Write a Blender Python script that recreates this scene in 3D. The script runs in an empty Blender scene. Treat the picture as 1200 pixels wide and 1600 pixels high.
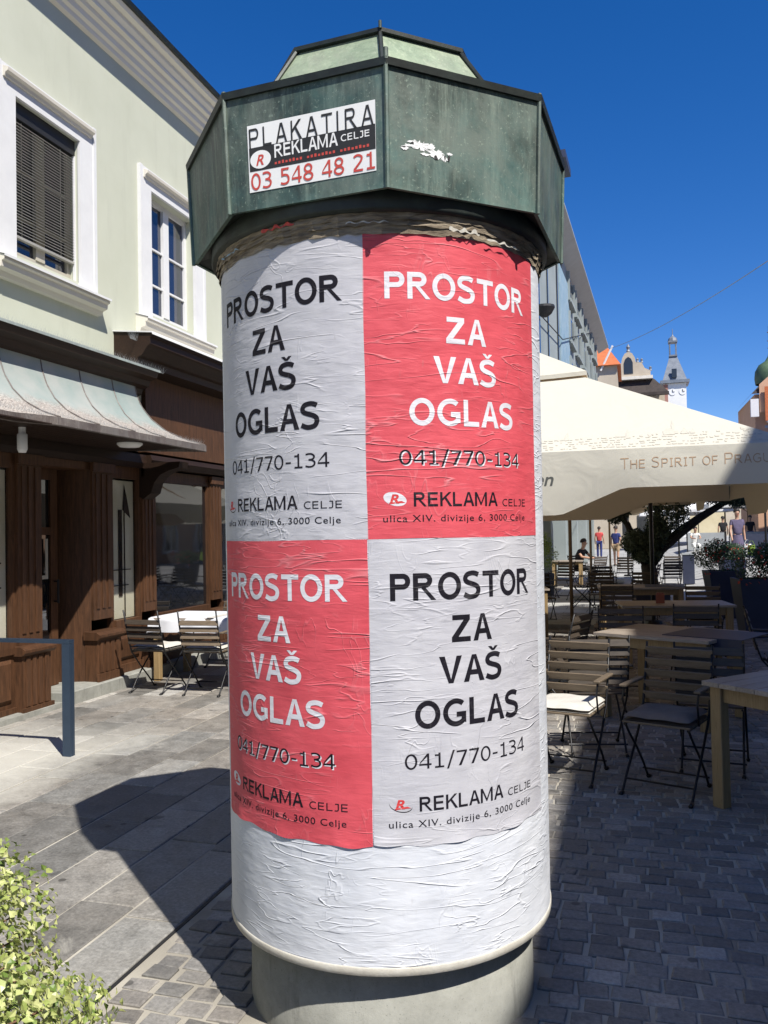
import bpy, bmesh, math, random
from mathutils import Vector, Matrix, Euler
random.seed(7)
R = math.radians; PI = math.pi
sc = bpy.context.scene
COL = sc.collection

# ------------------------------------------------------------------ camera, sky, sun, exposure
CAM_H = 1.68; HEAD = R(16.58); PITCH = 0.0247; ROLL = 0.019
cd = bpy.data.cameras.new('camera'); cam = bpy.data.objects.new('camera', cd); COL.objects.link(cam)
cam.matrix_world = Matrix.Translation((0, 0, CAM_H)) @ Matrix.Rotation(HEAD, 4, 'Z') @ Matrix.Rotation(PI/2 + PITCH, 4, 'X') @ Matrix.Rotation(-ROLL, 4, 'Z')
cd.sensor_fit = 'VERTICAL'; cd.sensor_height = 24; cd.lens = 24*1290/1600
cd.clip_start = 0.05; cd.clip_end = 1500
sc.camera = cam
SUN_EL = R(52.0); TX, TY = -0.738, 0.674            # horizontal direction in which the light travels
tl = math.hypot(TX, TY); TX /= tl; TY /= tl
travel = Vector((TX*math.cos(SUN_EL), TY*math.cos(SUN_EL), -math.sin(SUN_EL)))
sl = bpy.data.lights.new('sun', 'SUN'); sl.energy = 5.0; sl.angle = R(0.5); sl.color = (1.0, 0.955, 0.88)
so = bpy.data.objects.new('sun', sl); COL.objects.link(so)
so.rotation_euler = travel.to_track_quat('-Z', 'Y').to_euler(); so.location = (10, -10, 30)
w = bpy.data.worlds.new('World'); sc.world = w; w.use_nodes = True
nt = w.node_tree; nt.nodes.clear()
sky = nt.nodes.new('ShaderNodeTexSky'); sky.sky_type = 'NISHITA'; sky.sun_disc = False
sky.sun_elevation = SUN_EL; sky.sun_rotation = math.atan2(-TX, -TY)
sky.altitude = 600; sky.air_density = 1.0; sky.dust_density = 0.05; sky.ozone_density = 3.5
hs = nt.nodes.new('ShaderNodeHueSaturation'); hs.inputs['Saturation'].default_value = 1.35; hs.inputs['Value'].default_value = 1.0
bg = nt.nodes.new('ShaderNodeBackground'); bg.inputs['Strength'].default_value = 0.080
wo = nt.nodes.new('ShaderNodeOutputWorld')
tint = nt.nodes.new('ShaderNodeMix'); tint.data_type = 'RGBA'; tint.blend_type = 'MULTIPLY'; tint.inputs[0].default_value = 1.0; tint.inputs[7].default_value = (0.98, 0.95, 1.22, 1)
nt.links.new(sky.outputs[0], hs.inputs['Color']); nt.links.new(hs.outputs[0], tint.inputs[6]); nt.links.new(tint.outputs[2], bg.inputs['Color']); nt.links.new(bg.outputs[0], wo.inputs[0])
sc.view_settings.view_transform = 'Standard'; sc.view_settings.look = 'None'
sc.view_settings.exposure = 0.50; sc.view_settings.gamma = 1.0; sc.view_settings.use_curve_mapping = False
sc.render.engine = 'CYCLES'; sc.cycles.max_bounces = 6; sc.cycles.diffuse_bounces = 2

def project(x, y, z):                               # where a point falls in a 1200 x 1600 frame (used to rank paving stones by distance)
    p = cam.matrix_world.inverted() @ Vector((x, y, z))
    if p.z > -0.1: return (-9999, -9999)
    return 600 + 1290*p.x/-p.z, 800 - 1290*p.y/-p.z

# ------------------------------------------------------------------ mesh helpers
class MB:
    def __init__(s): s.v = []; s.f = []; s.m = []
    def add(s, vs, fs, mi=0):
        o = len(s.v); s.v += [tuple(q) for q in vs]; s.f += [tuple(o+i for i in f) for f in fs]; s.m += [mi]*len(fs); return s
    def box(s, x0, x1, y0, y1, z0, z1, mi=0, M=None):
        vs = [Vector(q) for q in ((x0,y0,z0),(x1,y0,z0),(x1,y1,z0),(x0,y1,z0),(x0,y0,z1),(x1,y0,z1),(x1,y1,z1),(x0,y1,z1))]
        if M is not None: vs = [M @ q for q in vs]
        return s.add(vs, [(0,3,2,1),(4,5,6,7),(0,1,5,4),(1,2,6,5),(2,3,7,6),(3,0,4,7)], mi)
    def prism(s, prof, a0, a1, axis='y', mi=0, caps=True):   # closed outline in the two other axes, swept along the axis
        n = len(prof)
        def P(p, a): return {'y': (p[0], a, p[1]), 'x': (a, p[0], p[1]), 'z': (p[0], p[1], a)}[axis]
        vs = [P(p, a0) for p in prof] + [P(p, a1) for p in prof]
        fs = [(i, (i+1) % n, n+(i+1) % n, n+i) for i in range(n)]
        if caps: fs += [tuple(range(n))[::-1], tuple(range(n, 2*n))]
        return s.add(vs, fs, mi)
    def tube(s, pts, r, n=6, mi=0, caps=True):
        pts = [Vector(p) for p in pts]; rs = r if isinstance(r, (list, tuple)) else [r]*len(pts)
        ring = []; up = None
        for i, p in enumerate(pts):
            t = (pts[min(i+1, len(pts)-1)] - pts[max(i-1, 0)]).normalized()
            if up is None: up = Vector((0,0,1)) if abs(t.z) < 0.9 else Vector((1,0,0))
            a = t.cross(up).normalized(); b = a.cross(t).normalized(); up = b
            ring.append([p + (a*math.cos(2*PI*k/n) + b*math.sin(2*PI*k/n))*rs[i] for k in range(n)])
        vs = [q for rr in ring for q in rr]; fs = []
        for i in range(len(pts)-1):
            for k in range(n): fs.append((i*n+k, i*n+(k+1) % n, (i+1)*n+(k+1) % n, (i+1)*n+k))
        if caps: fs += [tuple(range(n))[::-1], tuple((len(pts)-1)*n+k for k in range(n))]
        return s.add(vs, fs, mi)
    def lathe(s, prof, n=48, cx=0, cy=0, a0=0, a1=2*PI, mi=0):   # open profile of (r, z)
        full = abs(a1-a0-2*PI) < 1e-6; m = n if full else n+1; vs = []; fs = []
        for (r, z) in prof:
            for k in range(m):
                a = a0+(a1-a0)*k/n; vs.append((cx+r*math.cos(a), cy+r*math.sin(a), z))
        for j in range(len(prof)-1):
            for k in range(n):
                k2 = (k+1) % m; fs.append((j*m+k, j*m+k2, (j+1)*m+k2, (j+1)*m+k))
        return s.add(vs, fs, mi)
    def grid(s, fn, nu, nv, mi=0):
        vs = [fn(i/nu, j/nv) for j in range(nv+1) for i in range(nu+1)]
        return s.add(vs, [(j*(nu+1)+i, j*(nu+1)+i+1, (j+1)*(nu+1)+i+1, (j+1)*(nu+1)+i) for j in range(nv) for i in range(nu)], mi)
    def mesh(s, name, mats, smooth=False, fix=True):
        me = bpy.data.meshes.new(name); me.from_pydata(s.v, [], s.f)
        for m in (mats if isinstance(mats, (list, tuple)) else [mats]): me.materials.append(m)
        if any(s.m): me.polygons.foreach_set('material_index', s.m)
        if fix:
            bm = bmesh.new(); bm.from_mesh(me); bmesh.ops.recalc_face_normals(bm, faces=bm.faces); bm.to_mesh(me); bm.free()
        if smooth: me.polygons.foreach_set('use_smooth', [True]*len(me.polygons))
        me.update(); return me
    def obj(s, name, mats, parent=None, smooth=False, fix=True): return link(name, s.mesh(name, mats, smooth, fix), parent)
def link(name, data, parent=None, loc=None, rot=None):
    o = bpy.data.objects.new(name, data); COL.objects.link(o)
    if parent is not None: o.parent = parent
    if loc is not None: o.location = loc
    if rot is not None: o.rotation_euler = rot
    return o
def tag(o, label=None, cat=None, group=None, kind=None):
    if label: o['label'] = label
    if cat: o['category'] = cat
    if group: o['group'] = group
    if kind: o['kind'] = kind
    return o
def thing(name, label, cat, loc=(0,0,0), rz=0, group=None):
    o = link(name, None, None, loc, (0,0,rz)); o.empty_display_size = 0.2
    return tag(o, label, cat, group)
def copy_tree(o, parent=None):
    kids = [c for c in KIDS(o)]
    c = o.copy(); COL.objects.link(c)
    if parent is not None: c.parent = parent
    for k in kids: copy_tree(k, c)
    return c
def KIDS(o): return [c for c in COL.objects if c.parent == o]
def bevel_me(me, w, seg=2, ang=0.5):
    bm = bmesh.new(); bm.from_mesh(me)
    es = [e for e in bm.edges if len(e.link_faces) == 2 and e.calc_face_angle(0) > ang]
    bmesh.ops.bevel(bm, geom=es, offset=w, segments=seg, affect='EDGES', profile=0.6); bm.to_mesh(me); bm.free(); return me

# ------------------------------------------------------------------ materials
class NB:
    def __init__(s, name):
        s.m = bpy.data.materials.new(name); s.m.use_nodes = True; s.t = s.m.node_tree; s.n = s.t.nodes; s.b = s.n['Principled BSDF']
    def new(s, ty, **kw):
        nd = s.n.new(ty)
        for k, v in kw.items():
            if k[0] == '_': nd.inputs[k[1:].replace('_', ' ')].default_value = v
            else: setattr(nd, k, v)
        return nd
    def l(s, a, b): s.t.links.new(a, b)
    def coord(s, kind='Object', scale=(1,1,1)):
        c = s.new('ShaderNodeTexCoord'); mp = s.new('ShaderNodeMapping'); mp.inputs['Scale'].default_value = scale
        s.l(c.outputs[kind], mp.inputs[0]); return mp.outputs[0]
    def world(s, scale=(1,1,1)):
        c = s.new('ShaderNodeNewGeometry'); mp = s.new('ShaderNodeMapping'); mp.inputs['Scale'].default_value = scale
        s.l(c.outputs['Position'], mp.inputs[0]); return mp.outputs[0]
    def noise(s, vec, scale, detail=5, rough=0.6, dist=0.0, out='Fac'):
        n = s.new('ShaderNodeTexNoise'); n.inputs['Scale'].default_value = scale; n.inputs['Detail'].default_value = detail
        n.inputs['Roughness'].default_value = rough; n.inputs['Distortion'].default_value = dist; s.l(vec, n.inputs['Vector']); return n.outputs[out]
    def ramp(s, fac, stops, interp='LINEAR'):
        r = s.new('ShaderNodeValToRGB'); r.color_ramp.interpolation = interp; e = r.color_ramp.elements
        while len(e) < len(stops): e.new(0.5)
        for i, (p, c) in enumerate(stops):
            e[i].position = p; e[i].color = (c, c, c, 1) if isinstance(c, (int, float)) else (*c, 1)
        s.l(fac, r.inputs[0]); return r.outputs[0]
    def math(s, op, a, b=None, clamp=False):
        m = s.new('ShaderNodeMath', operation=op); m.use_clamp = clamp
        for i, q in enumerate((a, b)):
            if q is None: continue
            if isinstance(q, (int, float)): m.inputs[i].default_value = q
            else: s.l(q, m.inputs[i])
        return m.outputs[0]
    def mix(s, fac, a, b, mode='MIX'):
        m = s.new('ShaderNodeMix', data_type='RGBA', blend_type=mode)
        for i, q in ((0, fac), (6, a), (7, b)):
            if isinstance(q, (int, float)): m.inputs[i].default_value = q
            elif isinstance(q, (tuple, list)): m.inputs[i].default_value = (*q, 1)
            else: s.l(q, m.inputs[i])
        return m.outputs[2]
    def col(s, c):
        if isinstance(c, tuple): s.b.inputs['Base Color'].default_value = (*c, 1)
        else: s.l(c, s.b.inputs['Base Color'])
    def bump(s, h, strength=0.3, dist=0.01):
        b = s.new('ShaderNodeBump'); b.inputs['Strength'].default_value = strength; b.inputs['Distance'].default_value = dist
        s.l(h, b.inputs['Height']); s.l(b.outputs[0], s.b.inputs['Normal'])
    def rough(s, r):
        if isinstance(r, (int, float)): s.b.inputs['Roughness'].default_value = r
        else: s.l(r, s.b.inputs['Roughness'])
def rnd(nb): return nb.new('ShaderNodeObjectInfo').outputs['Random']

def simple(name, c1, c2, scale=8, rough=0.6, bump=0.15, bd=0.004, bscale=None, var=0.0, metal=0.0, stretch=(1,1,1), space='Object', detail=6):
    nb = NB(name); v = nb.coord(space, stretch) if space != 'World' else nb.world(stretch)
    f = nb.ramp(nb.noise(v, scale, detail, 0.65), [(0.3, 0.0), (0.7, 1.0)])
    c = nb.mix(f, c1, c2)
    if var: c = nb.mix(1.0, c, nb.ramp(rnd(nb), [(0, 1-var), (1, 1+var)]), 'MULTIPLY')
    nb.col(c); nb.rough(rough); nb.b.inputs['Metallic'].default_value = metal
    if bump: nb.bump(nb.noise(v, bscale or scale*5, 6, 0.7), bump, bd)
    return nb.m

M = {}
def stone_mat(name, c1, c2, c3, window_glint=False, mortar=False):
    nb = NB(name); v = nb.world()
    big = nb.noise(v, 0.9, 6, 0.65, 0.4); fine = nb.noise(v, 55, 7, 0.75); mid = nb.noise(v, 7, 6, 0.7, 0.6)
    c = nb.mix(nb.ramp(mid, [(0.3, 0), (0.7, 1)]), c1, c2)
    c = nb.mix(nb.ramp(big, [(0.45, 0), (0.75, 0.7)]), c, c3)
    c = nb.mix(0.8, c, nb.ramp(fine, [(0.3, 0.55), (0.7, 1.4)]), 'MULTIPLY')
    isl = nb.new('ShaderNodeNewGeometry').outputs['Random Per Island']
    rr = nb.math('FRACT', nb.math('ADD', rnd(nb), isl))
    c = nb.mix(1.0, c, nb.ramp(rr, [(0, 0.66), (0.5, 0.95), (0.9, 1.15), (1, 1.7)]), 'MULTIPLY')
    tone = nb.math('FRACT', nb.math('MULTIPLY', rr, 7.31))
    c = nb.mix(nb.ramp(tone, [(0, 0.0), (1, 0.5)]), c, nb.mix(1.0, c, (1.12, 0.98, 0.86), 'MULTIPLY'))
    # old gum spots and dark stains
    spot = nb.ramp(nb.noise(v, 4.5, 3, 0.5, 0.2), [(0.66, 0), (0.72, 1)])
    c = nb.mix(nb.math('MULTIPLY', spot, 0.55), c, (0.02, 0.02, 0.02))
    vo = nb.new('ShaderNodeTexVoronoi'); nb.l(v, vo.inputs['Vector']); vo.inputs['Scale'].default_value = 4.5; sp2 = nb.new('ShaderNodeSeparateColor'); nb.l(vo.outputs['Color'], sp2.inputs[0])
    gum = nb.math('MULTIPLY', nb.ramp(vo.outputs['Distance'], [(0.075, 1), (0.10, 0)]), nb.ramp(sp2.outputs[0], [(0.60, 0), (0.62, 0.65)]))
    c = nb.mix(gum, c, (0.035, 0.033, 0.03))
    pale = nb.math('MULTIPLY', nb.ramp(nb.noise(nb.world((1, 1, 1)), 2.7, 7, .75, .8), [(.60, 0), (.70, .5)]), 1.0); c = nb.mix(pale, c, (.40, .385, .34))
    if window_glint:                                     # sun thrown back by the shop windows, painted as a pale patch
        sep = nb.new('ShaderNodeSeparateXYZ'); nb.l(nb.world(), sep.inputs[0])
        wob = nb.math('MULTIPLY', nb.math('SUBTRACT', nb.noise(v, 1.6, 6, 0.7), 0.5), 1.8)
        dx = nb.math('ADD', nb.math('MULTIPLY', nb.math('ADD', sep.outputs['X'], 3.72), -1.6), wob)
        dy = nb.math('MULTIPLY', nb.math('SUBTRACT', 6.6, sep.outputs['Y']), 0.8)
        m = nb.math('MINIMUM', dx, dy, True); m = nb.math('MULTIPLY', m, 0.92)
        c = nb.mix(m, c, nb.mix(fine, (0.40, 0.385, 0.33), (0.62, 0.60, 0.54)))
    nb.col(c); nb.rough(nb.ramp(mid, [(0.3, 0.45), (0.7, 0.75)]))
    nb.bump(nb.math('ADD', nb.math('MULTIPLY', fine, 0.4), mid), 0.35, 0.008)
    return nb.m
M['slab'] = stone_mat('slab_stone', (0.145, 0.143, 0.135), (0.29, 0.285, 0.268), (0.27, 0.25, 0.22), window_glint=True)
M['sett'] = stone_mat('sett_stone', (0.145, 0.143, 0.142), (0.25, 0.243, 0.23), (0.24, 0.22, 0.19))
def ground_mat():
    nb = NB('joint_sand'); v = nb.world()
    c = nb.mix(nb.noise(v, 3, 6, 0.7), (0.38, 0.35, 0.29), (0.56, 0.53, 0.46))
    c = nb.mix(nb.ramp(nb.noise(v, 0.8, 4), [(0.4, 0), (0.65, 0.8)]), c, (0.13, 0.11, 0.085))
    nb.col(c); nb.rough(0.95); nb.bump(nb.noise(v, 90, 5, 0.8), 0.5, 0.006); return nb.m
M['sand'] = ground_mat()
def plaza_mat():
    nb = NB('plaza_paving'); v = nb.world()
    br = nb.new('ShaderNodeTexBrick'); nb.l(v, br.inputs['Vector']); br.inputs['Scale'].default_value = 1.0
    br.inputs['Brick Width'].default_value = 0.9; br.inputs['Row Height'].default_value = 0.6; br.inputs['Mortar Size'].default_value = 0.012
    br.inputs['Color1'].default_value = (0.30, 0.30, 0.29, 1); br.inputs['Color2'].default_value = (0.40, 0.395, 0.38, 1); br.inputs['Mortar'].default_value = (0.16, 0.155, 0.15, 1)
    c = nb.mix(0.6, br.outputs[0], nb.ramp(nb.noise(v, 0.7, 6, 0.7), [(0.3, 0.75), (0.7, 1.2)]), 'MULTIPLY')
    nb.col(c); nb.rough(0.8); return nb.m
M['plaza'] = plaza_mat()

R_C = 0.6
WRINKLE = {}
def paper_mat(name, base, base2, red=False, strength=0.7, seed=0.0):
    nb = NB(name)
    c = nb.new('ShaderNodeTexCoord'); sep = nb.new('ShaderNodeSeparateXYZ'); nb.l(c.outputs['Object'], sep.inputs[0])
    ang = nb.math('MULTIPLY', nb.math('ARCTAN2', sep.outputs['Y'], sep.outputs['X']), R_C)
    cmb = nb.new('ShaderNodeCombineXYZ'); nb.l(ang, cmb.inputs[0]); nb.l(sep.outputs['Z'], cmb.inputs[1])
    def mp(sx, sy, ox=0, rot=0):
        m = nb.new('ShaderNodeMapping'); m.inputs['Scale'].default_value = (sx, sy, 1); m.inputs['Location'].default_value = (ox+seed, ox*1.7+seed*2.3, 0)
        m.inputs['Rotation'].default_value = (0, 0, rot); nb.l(cmb.outputs[0], m.inputs[0]); return m.outputs[0]
    def ridge(vec, scale, width, dist):
        n = nb.noise(vec, scale, 2.0, 0.45, dist)
        a = nb.math('ABSOLUTE', nb.math('SUBTRACT', n, 0.5))
        return nb.math('SUBTRACT', 1.0, nb.math('DIVIDE', a, width), True)
    h1 = nb.math('MULTIPLY', ridge(mp(0.55, 4.2, 0, 0.07), 3.4, 0.016, 0.25), nb.ramp(nb.noise(mp(1, 1.5, 4), 3.0, 2), [(0.46, 0.0), (0.62, 1.0)]))
    h2 = nb.math('MULTIPLY', ridge(mp(0.7, 3.6, 3, -0.22), 6.5, 0.022, 0.35), nb.ramp(nb.noise(mp(1, 1, 9), 4.0, 2), [(0.48, 0.0), (0.65, 0.7)]))
    h3 = nb.math('MULTIPLY', nb.noise(mp(0.8, 3.2, 7, 0.12), 17, 3, 0.5, 0.5), 0.62)
    h4 = nb.math('MULTIPLY', nb.noise(mp(1, 1.8, 2), 6, 2, 0.5), 2.0)
    h5 = nb.math('MULTIPLY', nb.noise(mp(1, 1, 5), 150, 3, 0.7), 0.06)
    h6 = nb.math('MULTIPLY', ridge(mp(1.6, 0.8, 13, 0.5), 8, 0.02, 0.8), nb.ramp(nb.noise(mp(1, 1, 19), 3.5, 2), [(0.52, 0.0), (0.68, 0.55)]))
    h1 = nb.math('ADD', h1, h6)
    h = nb.math('ADD', nb.math('ADD', nb.math('ADD', h1, h2), nb.math('ADD', h3, h4)), h5)
    cc = nb.mix(nb.ramp(nb.noise(mp(1, 0.7, 11), 6, 5, 0.65), [(0.35, 0), (0.7, 1)]), base, base2)
    crack = nb.math('MULTIPLY', nb.math('ADD', h1, h2, True), 0.18 if red else 0.08)      # ink rubbed off on the creases
    cc = nb.mix(crack, cc, (0.75, 0.72, 0.72))
    dirt = nb.ramp(nb.noise(mp(3, 1, 20), 14, 6, 0.75), [(0.62, 0), (0.75, 0.35)])
    cc = nb.mix(dirt, cc, (0.25, 0.23, 0.21))
    h = nb.math('MULTIPLY', h, nb.ramp(nb.noise(mp(1, 1, 31), 2.2, 3), [(0.35, 0.45), (0.65, 1.25)]))
    nb.col(cc); nb.rough(0.62); nb.b.inputs['Specular IOR Level'].default_value = 0.12 if 'black' in name else 0.3
    nb.bump(h, strength, 0.0042)
    return nb.m
for _i in range(4):                                   # four sheets, each creased in its own way; the inks share the creases of their sheet
    M['grey%d' % _i] = paper_mat('poster_grey', (0.44, 0.435, 0.47), (0.52, 0.515, 0.54), seed=_i*3.1, strength=.75)
    M['red%d' % _i] = paper_mat('poster_red', (0.56, 0.068, 0.088), (0.64, 0.092, 0.115), True, seed=_i*3.1, strength=.75)
    M['black%d' % _i] = paper_mat('ink_black', (0.010, 0.009, 0.013), (0.018, 0.016, 0.023), False, .75, seed=_i*3.1)
    M['white%d' % _i] = paper_mat('ink_white', (0.68, 0.67, 0.70), (0.62, 0.61, 0.65), False, .75, seed=_i*3.1)
M['paper_white'] = paper_mat('old_white_paper', (0.57, 0.59, 0.635), (0.66, 0.675, 0.71), False, 0.85, seed=17)
M['ink_red'] = paper_mat('ink_red', (0.6, 0.04, 0.04), (0.55, 0.05, 0.05), False, 0.7)
def copper_mat(name, dark, mid, light, streak=1.0, lightamt=0.5):
    nb = NB(name); v = nb.coord('Object')
    vs = nb.coord('Object', (9, 9, 0.9))
    a = nb.noise(v, 4.5, 8, 0.7, 0.3); s = nb.noise(vs, 2.2, 7, 0.75); f = nb.noise(v, 60, 5, 0.75)
    c = nb.mix(nb.ramp(a, [(0.35, 0), (0.68, 1)]), dark, mid)
    c = nb.mix(nb.math('MULTIPLY', nb.ramp(s, [(0.5, 0), (0.66, 1)]), lightamt), c, light)
    c = nb.mix(nb.math('MULTIPLY', nb.ramp(nb.noise(vs, 3.7, 6, 0.7), [(0.55, 0), (0.72, 1)]), 0.75*streak), c, (0.018, 0.022, 0.02))
    c = nb.mix(0.5, c, nb.ramp(f, [(0.3, 0.7), (0.7, 1.35)]), 'MULTIPLY')
    if name == 'patina_copper':
        # blue-green bloom low on the sheets, black rain runs hanging from the folded top edge
        sep = nb.new('ShaderNodeSeparateXYZ'); nb.l(v, sep.inputs[0])
        bloom = nb.math('MULTIPLY', nb.ramp(nb.noise(nb.coord('Object', (1.2, 1.2, .7)), 3.1, 6, .65, .6), [(.44, 0), (.62, 1)]), .55)
        c = nb.mix(bloom, c, (.075, .17, .155))
        run = nb.math('MULTIPLY', nb.math('ADD', nb.math('SUBTRACT', sep.outputs['Z'], 3.05), nb.math('MULTIPLY', nb.math('SUBTRACT', nb.noise(vs, 3.0, 6, .7), .5), .35)), 9.0, True)
        c = nb.mix(nb.math('MULTIPLY', run, .75), c, (.014, .02, .018))
        low = nb.math('MULTIPLY', nb.math('ADD', nb.math('SUBTRACT', 2.76, sep.outputs['Z']), nb.math('MULTIPLY', nb.math('SUBTRACT', nb.noise(v, 9, 6, .7), .5), .22)), 12.0, True)
        c = nb.mix(nb.math('MULTIPLY', low, .5), c, (.16, .27, .23))
    v2 = nb.coord('Object', (1, 1, .8)); rub = nb.ramp(nb.noise(v2, 2.3, 8, .72, .5), [(.47, 0), (.62, .7)]); c = nb.mix(rub, c, tuple(.5*q+.03 for q in light))
    spk = nb.ramp(nb.noise(v, 85, 3, .8), [(.60, 0), (.68, .7)]); c = nb.mix(spk, c, light)
    nb.col(c); nb.rough(nb.ramp(a, [(0.3, 0.42), (0.7, 0.68)])); nb.b.inputs['Metallic'].default_value = 0.15
    nb.bump(nb.math('ADD', nb.math('MULTIPLY', nb.noise(v, 3, 2), 4.0), nb.math('MULTIPLY', f, 0.25)), 0.35, 0.006)
    return nb.m
M['copper'] = copper_mat('patina_copper', (0.022, 0.032, 0.028), (0.070, 0.108, 0.088), (0.24, 0.30, 0.24), 1.2, .6)
M['copper_sunlit'] = copper_mat('sunlit_patina_copper', (0.20, 0.26, 0.175), (0.30, 0.365, 0.25), (0.42, 0.46, 0.34), 0.3)  # paler copy of the hood copper; sun on the sloping crown painted in
M['copper_awning'] = copper_mat('awning_copper', (0.27, 0.31, 0.29), (0.36, 0.41, 0.385), (0.46, 0.49, 0.46), 0.12)
def awning_mat():
    nb = NB('awning_sheet'); v = nb.coord('Object'); sep = nb.new('ShaderNodeSeparateXYZ'); nb.l(v, sep.inputs[0])
    c = nb.mix(nb.ramp(nb.noise(v, 2.2, 5, .6), [(.35, 0), (.65, 1)]), (.25, .315, .295), (.36, .38, .355))
    low = nb.ramp(nb.math('ADD', sep.outputs['Z'], nb.math('MULTIPLY', nb.math('SUBTRACT', nb.noise(v, 7, 5), .5), .18)), [(2.90, 1), (3.02, 0)]) if False else nb.math('MULTIPLY', nb.math('SUBTRACT', 2.99, nb.math('ADD', sep.outputs['Z'], nb.math('MULTIPLY', nb.math('SUBTRACT', nb.noise(v, 7, 5), .5), .25))), 9.0, True)
    sp = nb.noise(v, 60, 4, .8); d = nb.mix(nb.ramp(sp, [(.42, 0), (.58, 1)]), (.20, .165, .145), (.52, .48, .43))
    c = nb.mix(low, c, d); nb.col(c); nb.rough(.6); nb.bump(nb.noise(v, 30, 5, .7), .25, .004); return nb.m
M['copper_awning2'] = awning_mat()
M['copper_brown'] = copper_mat('brown_copper', (0.09, 0.07, 0.062), (0.17, 0.145, 0.13), (0.28, 0.26, 0.24), 0.5)
M['black_metal'] = simple('weathered_black_edge', (0.012, 0.014, 0.013), (0.03, 0.04, 0.035), 12, 0.5, 0.2, metal=0.3)
def concrete():
    nb = NB('cast_concrete'); v = nb.coord('Object'); vs = nb.coord('Object', (5, 5, 0.7))
    c = nb.mix(nb.ramp(nb.noise(v, 6, 7, 0.7), [(0.3, 0), (0.7, 1)]), (0.21, 0.21, 0.185), (0.33, 0.33, 0.295))
    c = nb.mix(nb.ramp(nb.noise(vs, 3, 6, 0.7), [(0.55, 0), (0.7, 0.6)]), c, (0.11, 0.105, 0.095))
    c = nb.mix(nb.ramp(nb.noise(v, 120, 3, 0.8), [(0.62, 0), (0.7, 0.6)]), c, (0.06, 0.06, 0.055))
    nb.col(c); nb.rough(0.85); nb.bump(nb.noise(v, 45, 7, 0.75), 0.4, 0.006); return nb.m
M['concrete'] = concrete()
M['rim'] = simple('dirty_cream_rim', (0.42, 0.39, 0.33), (0.55, 0.53, 0.47), 14, 0.85, 0.4, 0.004)
M['old_paper'] = simple('layered_old_paper', (0.07, 0.05, 0.032), (0.40, 0.33, 0.235), 9, 0.9, 0.7, 0.008, stretch=(1, 1, 9))
M['plaster'] = simple('green_plaster', (0.60, 0.63, 0.51), (0.64, 0.67, 0.55), 1.2, 0.9, 0.25, 0.003, 140, space='World')
def plaster():
    nb = NB('green_plaster'); v = nb.world(); vs = nb.world((3, 3, .35))
    c = nb.mix(nb.ramp(nb.noise(v, .8, 6, .65), [(.35, 0), (.7, 1)]), (.50, .515, .41), (.56, .575, .47))
    c = nb.mix(nb.ramp(nb.noise(vs, 2.4, 6, .7), [(.55, 0), (.75, .22)]), c, (.36, .36, .29))
    nb.col(c); nb.rough(.9); nb.bump(nb.noise(v, 120, 4, .8), .3, .003); return nb.m
M['plaster'] = plaster()
M['trim_white'] = simple('white_trim', (0.66, 0.66, 0.66), (0.72, 0.72, 0.715), 5, 0.8, 0.1, 0.002, space='World')
M['cornice'] = simple('stone_cream_cornice', (0.62, 0.585, 0.50), (0.74, 0.70, 0.61), 3, 0.85, 0.2, 0.003, stretch=(1, 0.2, 1), space='World')
M['eave_cornice_bounce'] = simple('bounce_lit_eaves_cream', (0.74, 0.70, 0.61), (0.83, 0.80, 0.71), 3, 0.85, 0.15, 0.003, stretch=(1, 0.2, 1), space='World')  # cornice cream lightened, so bounce light under the eaves is in the colour
def wood(name, c1, c2, sx=(14, 14, 1.2), rough=0.55, var=0.15, spec=0.5, bump=0.25):
    nb = NB(name); v = nb.coord('Object', sx)
    n = nb.noise(v, 3.5, 7, 0.7, 0.8)
    c = nb.mix(nb.ramp(n, [(0.3, 0), (0.7, 1)]), c1, c2)
    c = nb.mix(nb.ramp(nb.noise(v, 11, 5, 0.7), [(0.52, 0), (0.7, 0.5)]), c, tuple(q*0.35 for q in c1))
    if var: c = nb.mix(1.0, c, nb.ramp(rnd(nb), [(0, 1-var), (1, 1+var)]), 'MULTIPLY')
    nb.col(c); nb.rough(rough); nb.bump(n, bump, 0.003); nb.b.inputs['Specular IOR Level'].default_value = spec; return nb.m
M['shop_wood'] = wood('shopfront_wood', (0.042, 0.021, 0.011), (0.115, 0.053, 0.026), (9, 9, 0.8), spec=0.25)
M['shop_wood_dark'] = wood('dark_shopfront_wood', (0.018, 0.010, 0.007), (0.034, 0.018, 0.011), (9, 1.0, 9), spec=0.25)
M['chair_wood'] = wood('weathered_slat_wood', (0.11, 0.08, 0.052), (0.20, 0.155, 0.105), (1.5, 14, 14))
M['chair_wood_dark'] = wood('dark_slat_wood', (0.035, 0.027, 0.02), (0.075, 0.057, 0.042), (1.5, 14, 14))
M['table_wood'] = wood('table_wood', (0.25, 0.205, 0.165), (0.40, 0.35, 0.30), (1.2, 12, 12), 0.42)
M['table_leg_wood'] = wood('table_leg_wood', (0.24, 0.16, 0.07), (0.34, 0.24, 0.12), (12, 12, 1.0), 0.55)
M['pole_wood'] = wood('pole_wood', (0.20, 0.135, 0.07), (0.29, 0.20, 0.11), (12, 12, 1), 0.5)
M['iron'] = simple('black_iron', (0.010, 0.010, 0.011), (0.022, 0.022, 0.024), 30, 0.4, 0.1, metal=0.4)
M['blue_steel'] = simple('blue_grey_steel', (0.028, 0.048, 0.080), (0.040, 0.065, 0.105), 5, 0.35, 0.05, metal=0.35)
M['cushion_white'] = simple('cream_cushion', (0.50, 0.475, 0.42), (0.58, 0.55, 0.50), 9, 0.95, 0.4, 0.006, 30)
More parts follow.
